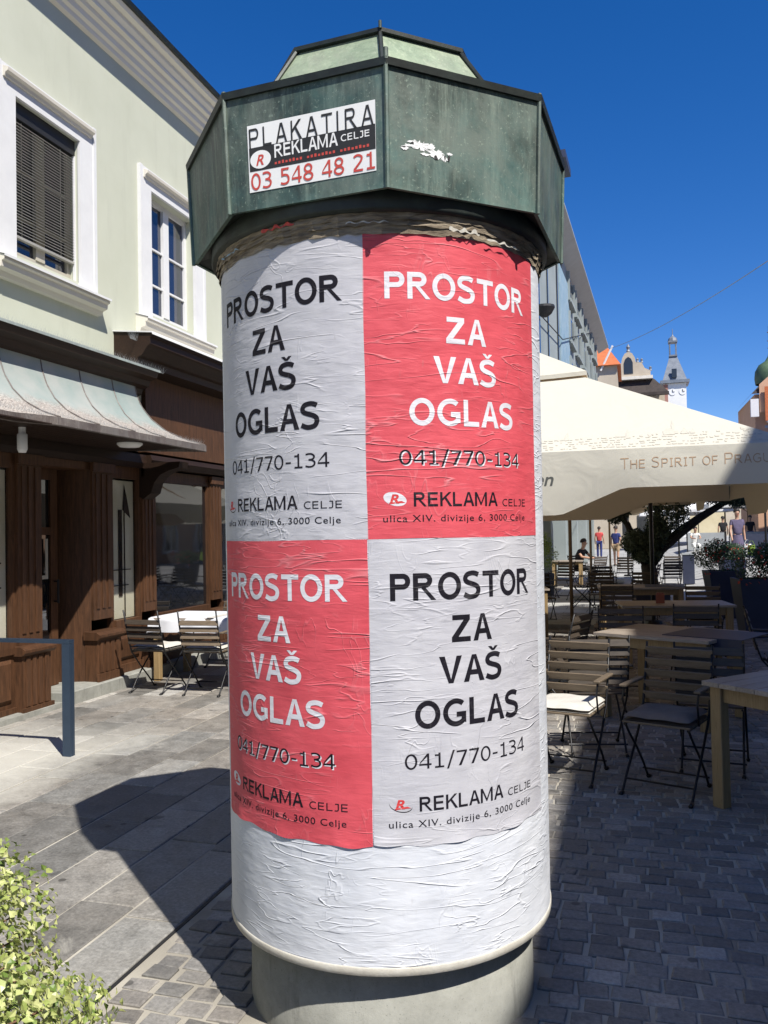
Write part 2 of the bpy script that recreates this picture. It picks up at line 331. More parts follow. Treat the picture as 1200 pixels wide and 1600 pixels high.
M['cushion_brown'] = simple('brown_cushion', (0.15, 0.115, 0.095), (0.20, 0.16, 0.135), 9, 0.95, 0.4, 0.006, 30)
M['cloth'] = simple('white_tablecloth', (0.60, 0.61, 0.65), (0.66, 0.67, 0.70), 5, 0.9, 0.2, 0.01, 8)
def canvas(name, c1, c2, tr):
    nb = NB(name); v = nb.coord('Object')
    nb.col(nb.mix(nb.noise(v, 1.3, 5), c1, c2)); nb.rough(0.9)
    nb.bump(nb.math('ADD', nb.math('MULTIPLY', nb.noise(v, 3.0, 3, 0.5, 0.8), 3), nb.math('MULTIPLY', nb.noise(v, 260, 2), 0.05)), 0.35, 0.012)
    t = nb.new('ShaderNodeBsdfTranslucent'); t.inputs[0].default_value = (0.62, 0.40, 0.20, 1)
    mx = nb.new('ShaderNodeMixShader'); mx.inputs[0].default_value = tr
    nb.l(nb.b.outputs[0], mx.inputs[1]); nb.l(t.outputs[0], mx.inputs[2]); nb.l(mx.outputs[0], nb.n['Material Output'].inputs[0]); return nb.m
M['canvas'] = canvas('cream_canvas', (0.60, 0.58, 0.495), (0.64, 0.615, 0.53), 0.16)
M['canvas_tan'] = canvas('tan_canvas', (0.27, 0.20, 0.12), (0.32, 0.24, 0.15), 0.12)
M['canvas_print'] = simple('faded_print', (0.60, 0.565, 0.48), (0.64, 0.605, 0.52), 30, 0.9, 0)
M['canvas_print2'] = simple('faded_sky_print', (0.44, 0.41, 0.345), (0.56, 0.535, 0.46), 60, 0.9, 0)
M['gold_print'] = simple('brown_gold_lettering', (0.40, 0.27, 0.17), (0.46, 0.32, 0.21), 30, 0.8, 0)
M['dark_print'] = simple('dark_logo_print', (0.07, 0.075, 0.07), (0.10, 0.10, 0.09), 30, 0.8, 0)
def glass(name, base, rough=0.03, spec=1.0):
    nb = NB(name); v = nb.world()
    nb.col(base); nb.rough(rough); nb.b.inputs['Specular IOR Level'].default_value = spec; nb.b.inputs['IOR'].default_value = 1.6
    nb.bump(nb.noise(v, 1.2, 2), 0.08, 0.02); return nb.m
M['glass_dark'] = glass('dark_glass', (0.010, 0.011, 0.013))
M['glass_blue'] = glass('upper_window_glass', (0.018, 0.024, 0.05), 0.03, 1.0)
def pane_mat():
    nb = NB('clear_pane'); m = nb.n; nb.b.inputs['Base Color'].default_value = (0.02, 0.02, 0.02, 1); nb.rough(0.02)
    t = nb.new('ShaderNodeBsdfTransparent'); mx = nb.new('ShaderNodeMixShader'); mx.inputs[0].default_value = 0.84
    nb.l(nb.b.outputs[0], mx.inputs[1]); nb.l(t.outputs[0], mx.inputs[2]); nb.l(mx.outputs[0], nb.n['Material Output'].inputs[0]); return nb.m
M['pane'] = pane_mat()
M['leaf_varieg'] = None
def leaf_mat(name, c1, c2, c3):
    nb = NB(name); isl = nb.new('ShaderNodeNewGeometry').outputs['Random Per Island']; rr = nb.math('FRACT', nb.math('ADD', isl, rnd(nb)))
    c = nb.ramp(rr, [(0.0, c1), (0.45, c2), (0.8, c3), (1.0, c2)])
    n = nb.noise(nb.world(), 5, 3); c = nb.mix(1.0, c, nb.ramp(n, [(0.3, 0.75), (0.7, 1.2)]), 'MULTIPLY')
    nb.col(c); nb.rough(0.38)
    t = nb.new('ShaderNodeBsdfTranslucent'); nb.l(c, t.inputs[0]); mx = nb.new('ShaderNodeMixShader'); mx.inputs[0].default_value = 0.22
    nb.l(nb.b.outputs[0], mx.inputs[1]); nb.l(t.outputs[0], mx.inputs[2]); nb.l(mx.outputs[0], nb.n['Material Output'].inputs[0]); return nb.m
M['leaf_hedge'] = leaf_mat('hedge_leaf', (0.13, 0.21, 0.04), (0.38, 0.44, 0.13), (0.62, 0.64, 0.30))
M['leaf_olive'] = leaf_mat('olive_leaf', (0.03, 0.05, 0.028), (0.07, 0.105, 0.055), (0.15, 0.19, 0.125))
M['leaf_shrub'] = leaf_mat('shrub_leaf', (0.018, 0.05, 0.015), (0.04, 0.09, 0.03), (0.07, 0.13, 0.04))
M['leaf_lime'] = leaf_mat('lime_leaf', (0.10, 0.18, 0.03), (0.22, 0.32, 0.05), (0.32, 0.40, 0.08))
M['petal'] = simple('red_petal', (0.45, 0.04, 0.02), (0.5, 0.08, 0.03), 20, 0.6, 0)
M['bark'] = simple('dark_bark', (0.022, 0.018, 0.014), (0.05, 0.042, 0.034), 14, 0.9, 0.8, 0.02, stretch=(1, 1, 0.3))
M['twig'] = simple('brown_twig', (0.10, 0.05, 0.025), (0.17, 0.09, 0.05), 14, 0.8, 0.3)
M['planter'] = simple('dark_blue_planter', (0.022, 0.028, 0.055), (0.035, 0.042, 0.075), 4, 0.5, 0.08)
M['grey_wall'] = simple('pale_grey_facade', (0.24, 0.275, 0.27), (0.31, 0.345, 0.34), 0.6, 0.85, 0.15, 0.01, 5, space='World')
M['blue_board'] = simple('pale_blue_board', (0.20, 0.32, 0.40), (0.32, 0.42, 0.48), 2.2, 0.7, 0)
M['grey_metal'] = simple('grey_metal_eave', (0.30, 0.32, 0.33), (0.38, 0.40, 0.41), 2, 0.5, 0)
M['dark_window'] = glass('dark_window', (0.03, 0.033, 0.036), 0.1, 0.5)
M['tile_red'] = simple('orange_roof_tiles', (0.42, 0.11, 0.035), (0.55, 0.16, 0.055), 3, 0.8, 0.6, 0.05, 9, space='World')
M['slate'] = simple('grey_slate', (0.12, 0.14, 0.17), (0.20, 0.225, 0.26), 2, 0.5, 0.2, 0.05, space='World')
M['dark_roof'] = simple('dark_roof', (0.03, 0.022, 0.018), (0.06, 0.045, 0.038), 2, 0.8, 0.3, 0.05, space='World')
M['beige'] = simple('beige_facade', (0.42, 0.36, 0.27), (0.52, 0.45, 0.35), 0.8, 0.85, 0.1, space='World')
M['white_wall'] = simple('white_facade', (0.68, 0.68, 0.66), (0.76, 0.76, 0.74), 0.8, 0.85, 0.1, space='World')
M['salmon'] = simple('salmon_facade', (0.50, 0.30, 0.19), (0.58, 0.36, 0.23), 0.8, 0.85, 0.1, space='World')
M['pinkbrown'] = simple('pink_brown_facade', (0.30, 0.14, 0.10), (0.40, 0.2, 0.15), 0.8, 0.85, 0.1, space='World')
M['ochre'] = simple('ochre_facade', (0.52, 0.44, 0.27), (0.60, 0.52, 0.34), 0.8, 0.85, 0.1, space='World')
M['dome_green'] = simple('green_dome', (0.05, 0.09, 0.05), (0.10, 0.16, 0.08), 2, 0.6, 0.2, space='World')
M['cream_board'] = simple('cream_display_panel', (0.70, 0.66, 0.46), (0.88, 0.85, 0.70), 1.6, 0.8, 0, space='World', detail=3)
M['flat_white'] = simple('matt_white', (0.75, 0.75, 0.74), (0.8, 0.8, 0.79), 4, 0.6, 0)
M['flat_red'] = simple('matt_red', (0.5, 0.05, 0.04), (0.55, 0.07, 0.05), 4, 0.6, 0)
M['flat_black'] = simple('matt_black', (0.012, 0.012, 0.013), (0.02, 0.02, 0.02), 4, 0.6, 0)
M['rust_box'] = simple('rust_red_box', (0.20, 0.05, 0.025), (0.26, 0.07, 0.035), 4, 0.6, 0)
M['blind'] = simple('grey_blind_slat', (0.26, 0.25, 0.225), (0.36, 0.35, 0.32), 4, 0.5, 0)
M['beige_frame'] = simple('beige_window_frame', (0.40, 0.37, 0.30), (0.46, 0.43, 0.36), 4, 0.6, 0)

# ------------------------------------------------------------------ lettering
_txt = {}
def text_raw(s, bold=0.0, spacing=1.0, shear=0.0):
    key = (s, bold, spacing, shear)
    if key in _txt: return _txt[key]
    cu = bpy.data.curves.new('lettering', 'FONT'); cu.body = s; cu.size = 1.0; cu.offset = bold; cu.space_character = spacing; cu.shear = shear
    cu.resolution_u = 4; cu.fill_mode = 'BOTH'
    o = bpy.data.objects.new('lettering_source', cu); COL.objects.link(o)
    dg = bpy.context.evaluated_depsgraph_get(); me = bpy.data.meshes.new_from_object(o.evaluated_get(dg))
    vs = [(v.co.x, v.co.y) for v in me.vertices]; fs = [tuple(p.vertices) for p in me.polygons]
    bpy.data.objects.remove(o); bpy.data.curves.remove(cu); bpy.data.meshes.remove(me)
    _txt[key] = (vs, fs); return vs, fs
CAP = None
def text2d(s, x0, x1, z0, cap, bold=0.0, spacing=1.0, shear=0.0, cut=0.0):
    """lettering fitted between x0 and x1 with capital height cap above the baseline z0"""
    global CAP
    if CAP is None: CAP = max(v[1] for v in text_raw('H')[0])
    vs, fs = text_raw(s, bold, spacing, shear); xa = min(v[0] for v in vs); xb = max(v[0] for v in vs)
    vs = [(x0+(x-xa)/(xb-xa)*(x1-x0), z0+y/CAP*cap) for x, y in vs]
    if cut:
        bm = bmesh.new(); bv = [bm.verts.new((x, y, 0)) for x, y in vs]
        for f in fs:
            try: bm.faces.new([bv[i] for i in f])
            except ValueError: pass
        k = math.ceil((x0-0.01)/cut)
        while k*cut < x1+0.01:
            bmesh.ops.bisect_plane(bm, geom=bm.verts[:]+bm.edges[:]+bm.faces[:], plane_co=(k*cut, 0, 0), plane_no=(1, 0, 0)); k += 1
        bm.verts.index_update(); vs = [(v.co.x, v.co.y) for v in bm.verts]; fs = [tuple(v.index for v in f.verts) for f in bm.faces]; bm.free()
    return vs, fs
def ellipse2d(cx, cz, rx, rz, n=28, tilt=0.0):
    vs = [(cx, cz)]
    for k in range(n):
        a = 2*PI*k/n; x, y = rx*math.cos(a), rz*math.sin(a); vs.append((cx+x*math.cos(tilt)-y*math.sin(tilt), cz+x*math.sin(tilt)+y*math.cos(tilt)))
    return vs, [(0, 1+k, 1+(k+1) % n) for k in range(n)]
def flat2d(name, vf, fn, mat, parent, label=None):
    b = MB(); b.add([fn(x, y) for x, y in vf[0]], vf[1]); o = b.obj(name, mat, parent, fix=False)
    if label: o['label'] = label
    return o

# plain sans capitals and figures built from strokes (capital height 1): name -> (advance, strokes)
def _arc(cx, cy, rx, ry, a0, a1, n=14): return [(cx+rx*math.cos(R(a0+(a1-a0)*k/n)), cy+ry*math.sin(R(a0+(a1-a0)*k/n))) for k in range(n+1)]
def _smooth(p, n=5):
    q = [p[0]]+p+[p[-1]]; out = []
    for i in range(1, len(q)-2):
        for k in range(n):
            t = k/n; out.append(tuple(0.5*(2*q[i][c]+(q[i+1][c]-q[i-1][c])*t+(2*q[i-1][c]-5*q[i][c]+4*q[i+1][c]-q[i+2][c])*t*t+(3*q[i][c]-q[i-1][c]-3*q[i+1][c]+q[i+2][c])*t**3) for c in (0, 1)))
    return out+[p[-1]]
def _strip(pts, t, closed=False):
    n = len(pts); L = []; Rr = []
    for i in range(n):
        a = pts[(i-1) % n] if (closed or i > 0) else None; b = pts[(i+1) % n] if (closed or i < n-1) else None; p = pts[i]
        def nrm(u, v): d = math.hypot(v[0]-u[0], v[1]-u[1]) or 1e-9; return (-(v[1]-u[1])/d, (v[0]-u[0])/d)
        if a is None: m = nrm(p, b); s = 1
        elif b is None: m = nrm(a, p); s = 1
        else:
            n1, n2 = nrm(a, p), nrm(p, b); m = (n1[0]+n2[0], n1[1]+n2[1]); d = math.hypot(*m) or 1e-9; m = (m[0]/d, m[1]/d); s = 1/max(0.35, m[0]*n1[0]+m[1]*n1[1])
        L.append((p[0]+m[0]*t/2*s, p[1]+m[1]*t/2*s)); Rr.append((p[0]-m[0]*t/2*s, p[1]-m[1]*t/2*s))
    vs = L+Rr; k = n if closed else n-1
    return vs, [(i, (i+1) % n, n+(i+1) % n, n+i) for i in range(k)]
def glyph(ch, t):
    h = t/2; S = lambda p, c=False: _strip(p, t, c); G = lambda p: (p, [tuple(range(len(p)))]); w = t*1.12
    bowl = lambda x1, y0, y1: S([(t, y1-h)]+_arc(x1-h-.18, (y0+y1)/2, .18, (y1-y0)/2-h, 90, -90)+[(t, y0+h)])
    ring = lambda cx, rx: S(_arc(cx, .5, rx-h, .515-h, 0, 348, 29), True)
    return {
     'P': (.78, [S([(h, 0), (h, 1)]), bowl(.74, .42, 1)]), 'R': (.88, [S([(h, 0), (h, 1)]), bowl(.72, .46, 1), G([(.30, .46), (.46, .46), (.86, 0), (.68, 0)])]),
     'O': (.96, [ring(.46, .46)]), '0': (.74, [ring(.34, .34)]),
     'S': (.80, [S(_smooth([(.66, .865), (.52, .925), (.36, .94), (.17, .89), (.085, .76), (.13, .635), (.28, .565), (.48, .50), (.62, .41), (.655, .27), (.58, .12), (.42, .06), (.24, .06), (.03, .15)]))]),
     'T': (.82, [S([(0, 1-h), (.80, 1-h)]), S([(.40, 1-t), (.40, 0)])]), 'I': (.50, [S([(.22, 0), (.22, 1)]), S([(.05, 1-h), (.22-h, 1-h)]), S([(.22+h, 1-h), (.39, 1-h)]), S([(.05, h), (.22-h, h)]), S([(.22+h, h), (.39, h)])]),
     'i': (.30, [S([(h, 0), (h, 1)])]),
     'Z': (.84, [S([(.03, 1-h), (.76, 1-h)]), S([(0, h), (.78, h)]), G([(0, t), (w*1.3, t), (.76, 1-t), (.76-w*1.3, 1-t)])]),
     'A': (.86, [G([(0, 0), (w, 0), (.43, .86), (.43, 1), (.34, 1)]), G([(.86, 0), (.86-w, 0), (.43, .86), (.43, 1), (.52, 1)]), S([(.235, .25+h), (.625, .25+h)])]),
     'V': (.86, [G([(0, 1), (w, 1), (.43, .14), (.43, 0), (.34, 0)]), G([(.86, 1), (.86-w, 1), (.43, .14), (.43, 0), (.52, 0)])]),
     'G': (.98, [S(_arc(.50, .5, .50-h, .515-h, 48, 318, 26)), G([(.90, .10), (.90, .52), (.90-t, .52), (.90-t, .17)]), S([(.52, .52-h), (.90-t, .52-h)])]),
     'C': (.84, [S(_arc(.50, .5, .50-h, .515-h, 52, 308, 26))]),
     'L': (.70, [S([(h, 0), (h, 1)]), S([(t, h), (.66, h)])]),
     'E': (.78, [S([(h, 0), (h, 1)]), S([(t, h), (.68, h)]), S([(t, .5+.02), (.64, .5+.02)]), S([(t, 1-h), (.68, 1-h)])]),
     'K': (.84, [S([(h, 0), (h, 1)]), G([(t, .38), (t, .56), (.60, 1), (.80, 1)]), G([(.30, .56), (.41, .66), (.84, 0), (.65, 0)])]),
     'M': (1.06, [S([(h, 0), (h, 1)]), S([(1.0-h, 0), (1.0-h, 1)]), G([(t, 1), (t, .74), (.46, .08), (.50, .08), (.50, .26)]), G([(1-t, 1), (1-t, .74), (.54, .08), (.50, .08), (.50, .26)])]),
     'J': (.56, [S([(.08, 1-h), (.42-h, 1-h)]), S([(.42, 1), (.42, .26)]+_arc(.22, .25, .20, .25-h, 0, -85, 8)+[(.02, h+.01)])]),
     'H': (.9, [S([(h, 0), (h, 1)]), S([(.80-h, 0), (.80-h, 1)]), S([(t, .52), (.80-t, .52)])]), 'F': (.72, [S([(h, 0), (h, 1)]), S([(t, .5), (.58, .5)]), S([(t, 1-h), (.64, 1-h)])]),
     'U': (.88, [S([(h, 1), (h, .36)]+_arc(.40, .36, .40-h, .37-h, 180, 360, 14)+[(.80-h, 1)])]), 'Q': (.96, [ring(.46, .46), G([(.45, -.02), (.58, .02), (.78, -.2), (.6, -.2)])]),
     '1': (.74, [S([(.36, 1), (.36, t)]), S([(.10, h), (.62, h)]), S([(.10, .84), (.36-h, .84)])]),
     '2': (.74, [S(_smooth([(.06, .84), (.2, .93), (.36, .94), (.53, .86), (.57, .72), (.48, .56), (.28, .34), (.10, .16), (.05, t)])), S([(.03, h), (.64, h)])]),
     '3': (.74, [S(_smooth([(.05, .90), (.22, .94), (.42, .92), (.55, .80), (.54, .66), (.42, .555), (.22, .53)])), S(_smooth([(.24, .53), (.44, .50), (.58, .38), (.57, .20), (.42, .075), (.22, .06), (.03, .12)]))]),
     '4': (.74, [S([(.50, 0), (.50, 1)]), S([(0, .28), (.50-h, .28)]), S([(.50+h, .28), (.68, .28)]), G([(0, .30), (.05, .44), (.50-h, 1), (.50-h, .80)])]),
     '5': (.74, [S([(.14, .52), (.14, 1-t)]), S([(.14-h, 1-h), (.60, 1-h)]), S(_smooth([(.10, .55), (.30, .585), (.48, .53), (.57, .38), (.55, .18), (.40, .07), (.2, .06), (.03, .12)]))]),
     '7': (.74, [S([(.03, 1-h), (.66, 1-h)]), G([(.66, 1-t), (.66-w*1.1, 1-t), (.14, 0), (.31, 0)])]),
     '8': (.74, [S(_arc(.34, .735, .29-h, .28-h, 0, 345, 22), True), S(_arc(.34, .26, .34-h, .275-h, 0, 345, 22), True)]),
     '/': (.52, [G([(0, -.12), (.12, -.12), (.48, 1.08), (.36, 1.08)])]), '-': (.52, [S([(.06, .40), (.42, .40)])]), ' ': (.42, []),
    }[ch]
def caps2d(s, x0, x1, z0, cap, t=0.14, cut=0.02, sizes=None, sp=0.0):
    parts = []; x = 0
    for i, ch in enumerate(s):
        base = 'S' if ch == '\u0160' else ch; k = sizes[i] if sizes else 1
        adv, st = glyph(base, t/k); parts += [([(x+a*k, b*k) for a, b in vs], fs) for vs, fs in st]
        if ch == '\u0160': parts.append(([(x+.13, 1.24), (x+.28, 1.24), (x+.36, 1.15), (x+.44, 1.24), (x+.59, 1.24), (x+.42, 1.07), (x+.30, 1.07)], [(0, 1, 2, 6), (2, 5, 6), (2, 3, 4, 5)]))
        x += (adv+sp)*k
    xa = min(v[0] for vs, _ in parts for v in vs); xb = max(v[0] for vs, _ in parts for v in vs); out = []
    for vs, fs in parts:
        vs = [(x0+(a-xa)/(xb-xa)*(x1-x0), z0+b*cap) for a, b in vs]
        if cut:
            bm = bmesh.new(); bv = [bm.verts.new((a, b, 0)) for a, b in vs]
            for f in fs: bm.faces.new([bv[i] for i in f])
            lo, hi = min(a for a, b in vs), max(a for a, b in vs); k = math.ceil(lo/cut)
            while k*cut < hi:
                bmesh.ops.bisect_plane(bm, geom=bm.verts[:]+bm.edges[:]+bm.faces[:], plane_co=(k*cut, 0, 0), plane_no=(1, 0, 0)); k += 1
            bm.verts.index_update(); vs = [(v.co.x, v.co.y) for v in bm.verts]; fs = [tuple(v.index for v in f.verts) for f in bm.faces]; bm.free()
        out.append((vs, fs))
    return out
def caps_obj(name, parts, fn, mat, parent, lay=0.00006):
    """fn(x, z, extra) -> point; strokes that cross sit a hair above each other"""
    b = MB()
    for k, (vs, fs) in enumerate(parts): b.add([fn(x, z, (k % 6)*lay) for x, z in vs], fs)
    return b.obj(name, mat, parent, fix=False)

# ------------------------------------------------------------------ the ground
def rise(x, y):
    def s(t): t = max(0, min(1, t)); return t*t*(3-2*t)
    return 0.42*s((y-17)/8)*s((x-1.6)/2.2)
b = MB()
xs = [-60, -20, -10, -6, -3, -1, 0, .8, 1.6, 2.0, 2.4, 2.8, 3.2, 3.8, 4.6, 6, 8, 12, 20, 60]
ys = [-30, -10, 0, 5, 10, 15, 17, 18, 19, 20, 21, 22, 23, 24, 25, 28, 35, 50, 80, 130, 300, 900]
vs = [(x, y, rise(x, y)-0.032) for y in ys for x in xs]; nx = len(xs)
b.add(vs, [(j*nx+i, j*nx+i+1, (j+1)*nx+i+1, (j+1)*nx+i) for j in range(len(ys)-1) for i in range(nx-1)])
g = b.obj('ground', M['plaza'], smooth=True); g['kind'] = 'structure'

def stone_piece(w, l, h, bev, jit, rg, top=0.0):
    """a paving stone centred on its origin: 4 sides, 4 chamfers and a top"""
    q = [(-w/2, -l/2), (w/2, -l/2), (w/2, l/2), (-w/2, l/2)]
    q = [(x+rg.uniform(-jit, jit), y+rg.uniform(-jit, jit)) for x, y in q]
    def inset(d): return [(x-math.copysign(d, x), y-math.copysign(d, y)) for x, y in q]
    i2 = inset(bev)
    vs = [(x, y, -h) for x, y in q]+[(x, y, top-bev*0.8) for x, y in q]+[(x, y, top+rg.uniform(-0.0012, 0.0012)) for x, y in i2]
    fs = [(i, (i+1) % 4, 4+(i+1) % 4, 4+i) for i in range(4)]+[(4+i, 4+(i+1) % 4, 8+(i+1) % 4, 8+i) for i in range(4)]+[(8, 9, 10, 11)]
    return vs, fs

# slab pavement along the house, strips parallel to the street
pv = MB(); pv.box(-5.66, -1.918, -6, 26, -0.031, -0.0075); pave = pv.obj('slab_pavement', M['sand']); pave['kind'] = 'structure'
edges = [-5.60, -5.35, -5.03, -4.70, -4.38, -4.07, -3.755, -3.405, -3.10, -2.79, -2.49, -2.20, -1.914]
rg = random.Random(3)
shared = {}
offs = {5: 0.02, 6: -0.31, 7: 0.0, 8: 0.33}
rest = MB(); nsl = 0
for i in range(len(edges)-1):
    wd = edges[i+1]-edges[i]-0.013; cx = (edges[i]+edges[i+1])/2
    y = -1.0 + offs.get(i, rg.uniform(0, 0.6)) - 0.63 + (0.0)
    y = y + (4.28-0.02 + 1.0 - 8*0.64) if i in (5, 7) else y
    while y < 25:
        ln = 0.64 if i in (5, 6, 7) else rg.choice([0.5, 0.62, 0.64, 0.78])
        cy = y+ln/2
        if 1.3 < cy < 14.2 and nsl < 290 and not (i == 0 and cy > 6.3):
            key = (i, round(ln, 2), rg.randint(0, 1))
            if key not in shared:
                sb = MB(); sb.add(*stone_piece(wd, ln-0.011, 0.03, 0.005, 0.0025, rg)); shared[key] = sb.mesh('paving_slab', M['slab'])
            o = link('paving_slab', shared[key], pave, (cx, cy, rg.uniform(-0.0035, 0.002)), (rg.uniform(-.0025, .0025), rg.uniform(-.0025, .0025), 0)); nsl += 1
        else:
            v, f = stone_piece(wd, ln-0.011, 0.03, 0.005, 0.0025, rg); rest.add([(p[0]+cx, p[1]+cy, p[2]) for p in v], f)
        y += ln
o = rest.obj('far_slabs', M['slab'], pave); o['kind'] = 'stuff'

# setts: courses run across the street
cb = MB(); cb.box(-1.899, 9.0, -6, 17.0, -0.031, -0.0085); cob = cb.obj('cobbled_pavement', M['sand']); cob['kind'] = 'structure'
COLX, COLY = -0.913, 3.067
cells = []
y = -1.0
while y < 16.9:
    rh = rg.uniform(0.088, 0.104); x = -1.88 + rg.uniform(0, 0.05)
    while x < 8.9:
        wd = rg.uniform(0.115, 0.155)
        cx, cy = x+wd/2, y+rh/2+0.006*math.sin(x*2.1+y)
        if math.hypot(cx-COLX, cy-COLY) > 0.54 and x+wd < 8.95:
            px, py = project(cx, cy, 0)
            vis = (-10 < px < 1210 and py < 1625) and not (405 < px < 835 and py < 1600)
            cells.append((0 if vis else 1, py*-1 if vis else 0, cx, cy, wd, rh))
        x += wd
    y += rh
order = sorted(cells)
WJ = lambda cx: rg.uniform(-.006, .022) if cx < -.7 else rg.uniform(-.004, .006)
pool = []
for k in range(14):
    sb = MB(); sb.add(*stone_piece(0.135-0.014, 0.096-0.009, 0.02, 0.0055, 0.0060, rg)); pool.append(sb.mesh('sett', M['sett']))
rest = MB()
for k, (nv, _, cx, cy, wd, rh) in enumerate(order):
    if k < 298 and nv == 0:
        o = link('sett', pool[k % 14], cob, (cx, cy, rg.uniform(-0.005, 0.003)), (rg.uniform(-.02, .02), rg.uniform(-.02, .02), rg.choice([0, PI])+rg.uniform(-.06, .06)))
        o.scale = ((wd-WJ(cx)*.8)/0.135, (rh-WJ(cx)*.55)/0.096, 1)
    else:
        v, f = stone_piece(wd-0.013, rh-0.009, 0.02, 0.0055, 0.005, rg); dz = rg.uniform(-0.005, 0.003)
        rest.add([(p[0]+cx, p[1]+cy, p[2]+dz) for p in v], f)
o = rest.obj('far_setts', M['sett'], cob); o['kind'] = 'stuff'
# dark slot between the slabs and the setts
b = MB(); b.box(-1.917, -1.900, -6, 17, -0.03, -0.006); ds = b.obj('drain_slot', M['flat_black']); ds['kind'] = 'structure'

# ------------------------------------------------------------------ the advertising column
AF = math.atan2(-COLY, -COLX)                        # direction from the column to the photographer
def cyl(u, z, r): a = AF + u/R_C; return (r*math.cos(a), r*math.sin(a), z)
A_UV = lambda u: AF + u/R_C
column = thing('advertising_column', 'round advertising column with red and grey posters under a green copper hood', 'advertising column', (COLX, COLY, 0)); column['kind'] = 'thing'
b = MB(); b.lathe([(0.0, 0.30), (0.528, 0.30), (0.532, -0.02)], 96); b.obj('base', M['concrete'], column, True)
b = MB(); b.lathe([(0.50, 0.300), (0.598, 0.298), (0.602, 0.301), (0.6025, 0.322), (0.6, 0.326), (0.59, 0.326)], 120); b.obj('rim', M['rim'], column, True)
b = MB(); b.lathe([(0.599, 0.326), (0.6015, 1.0), (0.6042, 1.7), (0.6069, 2.40), (0.6084, 2.80)], 160); b.obj('shaft', M['paper_white'], column, True)
def rad(z): return 0.599 + max(0, z-0.33)*0.0038
# ring of old torn posters under the hood
b = MB(); rg2 = random.Random(11)
tab = [[rg2.random() for _ in range(140)] for _ in range(7)]
def ringp(i, j, rr, z0, z1, rough_):
    a = 2*PI*i; k = int(i*139.99) % 140
    return (math.cos(a)*(rr+rough_*(tab[int(j*6)][k]-0.4)), math.sin(a)*(rr+rough_*(tab[int(j*6)][(k*3) % 140]-0.4)), z0+(z1-z0)*j+0.010*(tab[(int(j*6)+2) % 7][k]-0.5))
for (rr, z0, z1, rf) in ((0.612, 2.626, 2.72, 0.008), (0.618, 2.650, 2.72, 0.009), (0.622, 2.668, 2.72, 0.008)):
    for s_ in range(1): b.grid(lambda i, j: ringp(i, j, rr, z0, z1, rf), 139, 6)
b.obj('torn_paper_ring', M['old_paper'], column)
for (u0, u1, z0, z1, mt) in ((-0.40, -0.27, 2.676, 2.689, 'flat_red'), (-0.10, 0.03, 2.655, 2.660, 'rim'), (0.22, 0.33, 2.640, 2.655, 'rim'), (0.36, 0.52, 2.630, 2.638, 'rim'), (-0.66, -.52, 2.655, 2.661, 'blue_board')):
    b = MB(); b.grid(lambda i, j: cyl(u0+(u1-u0)*i, z0+(z1-z0)*j*(.6+.4*math.sin(i*17))+0.0025*math.sin(i*23+u0*9), 0.629+0.002*math.sin(i*31)), 24, 2); b.obj('paper_scrap', M[mt], column)
b = MB(); b.lathe([(0.60, 2.688), (0.638, 2.690), (0.642, 2.70), (0.642, 2.79)], 96); b.obj('neck', M['black_metal'], column, True)
U0, U1 = -0.053, 0.647
def poster(name, ua, ub, za, zb, mat, label, ragged=False, seed=1):
    rp = random.Random(seed); b = MB(); nu, nv = 90, 60; off = [rp.uniform(0, 6) for _ in range(6)]
    def edge(i): return (0.0055*math.sin(i*11+off[0])*math.sin(i*5+off[1])+0.002*math.sin(i*37+off[2])) if ragged else 0.0012*math.sin(i*9+off[0])
    def fn(i, j):
        u = ua+(ub-ua)*i + 0.0012*math.sin(j*14+off[3]); z = zb+(za-zb)*(1-j)
        if j == 0: z = za
        z = za+(zb-za)*j
        k = max(0, 1-(j*(zb-za))/0.05); z += edge(i)*k
        lift = (0.0045*max(0, math.sin(i*19+off[4]))+0.002*max(0, math.sin(i*7+off[5])))*k*k if ragged else 0
        return cyl(u, z, rad(z)+0.0012+lift)
    b.grid(fn, nu, nv)
    p = b.obj(name, M[mat], column, True); p['label'] = label
    return p
def lettering(par, s, x0, x1, z0, cap, mat, bold=0.0, spacing=1.0, shear=0, dr=0.0019, label=None):
    if bold and s != 'R' and not s.startswith('ulica'): return caps_obj('lettering', caps2d(s, x0, x1, z0, cap, bold, sp=spacing), lambda x, z, e: cyl(x, z, rad(z)+dr+e), M[mat], par)
    return flat2d('lettering', text2d(s, x0, x1, z0, cap, bold, spacing, shear, cut=0.02), lambda x, z: cyl(x, z, rad(z)+dr), M[mat], par, label)
def fill(par, name, vf, mat, dr): return flat2d(name, vf, lambda x, z: cyl(x, z, rad(z)+dr), M[mat], par)
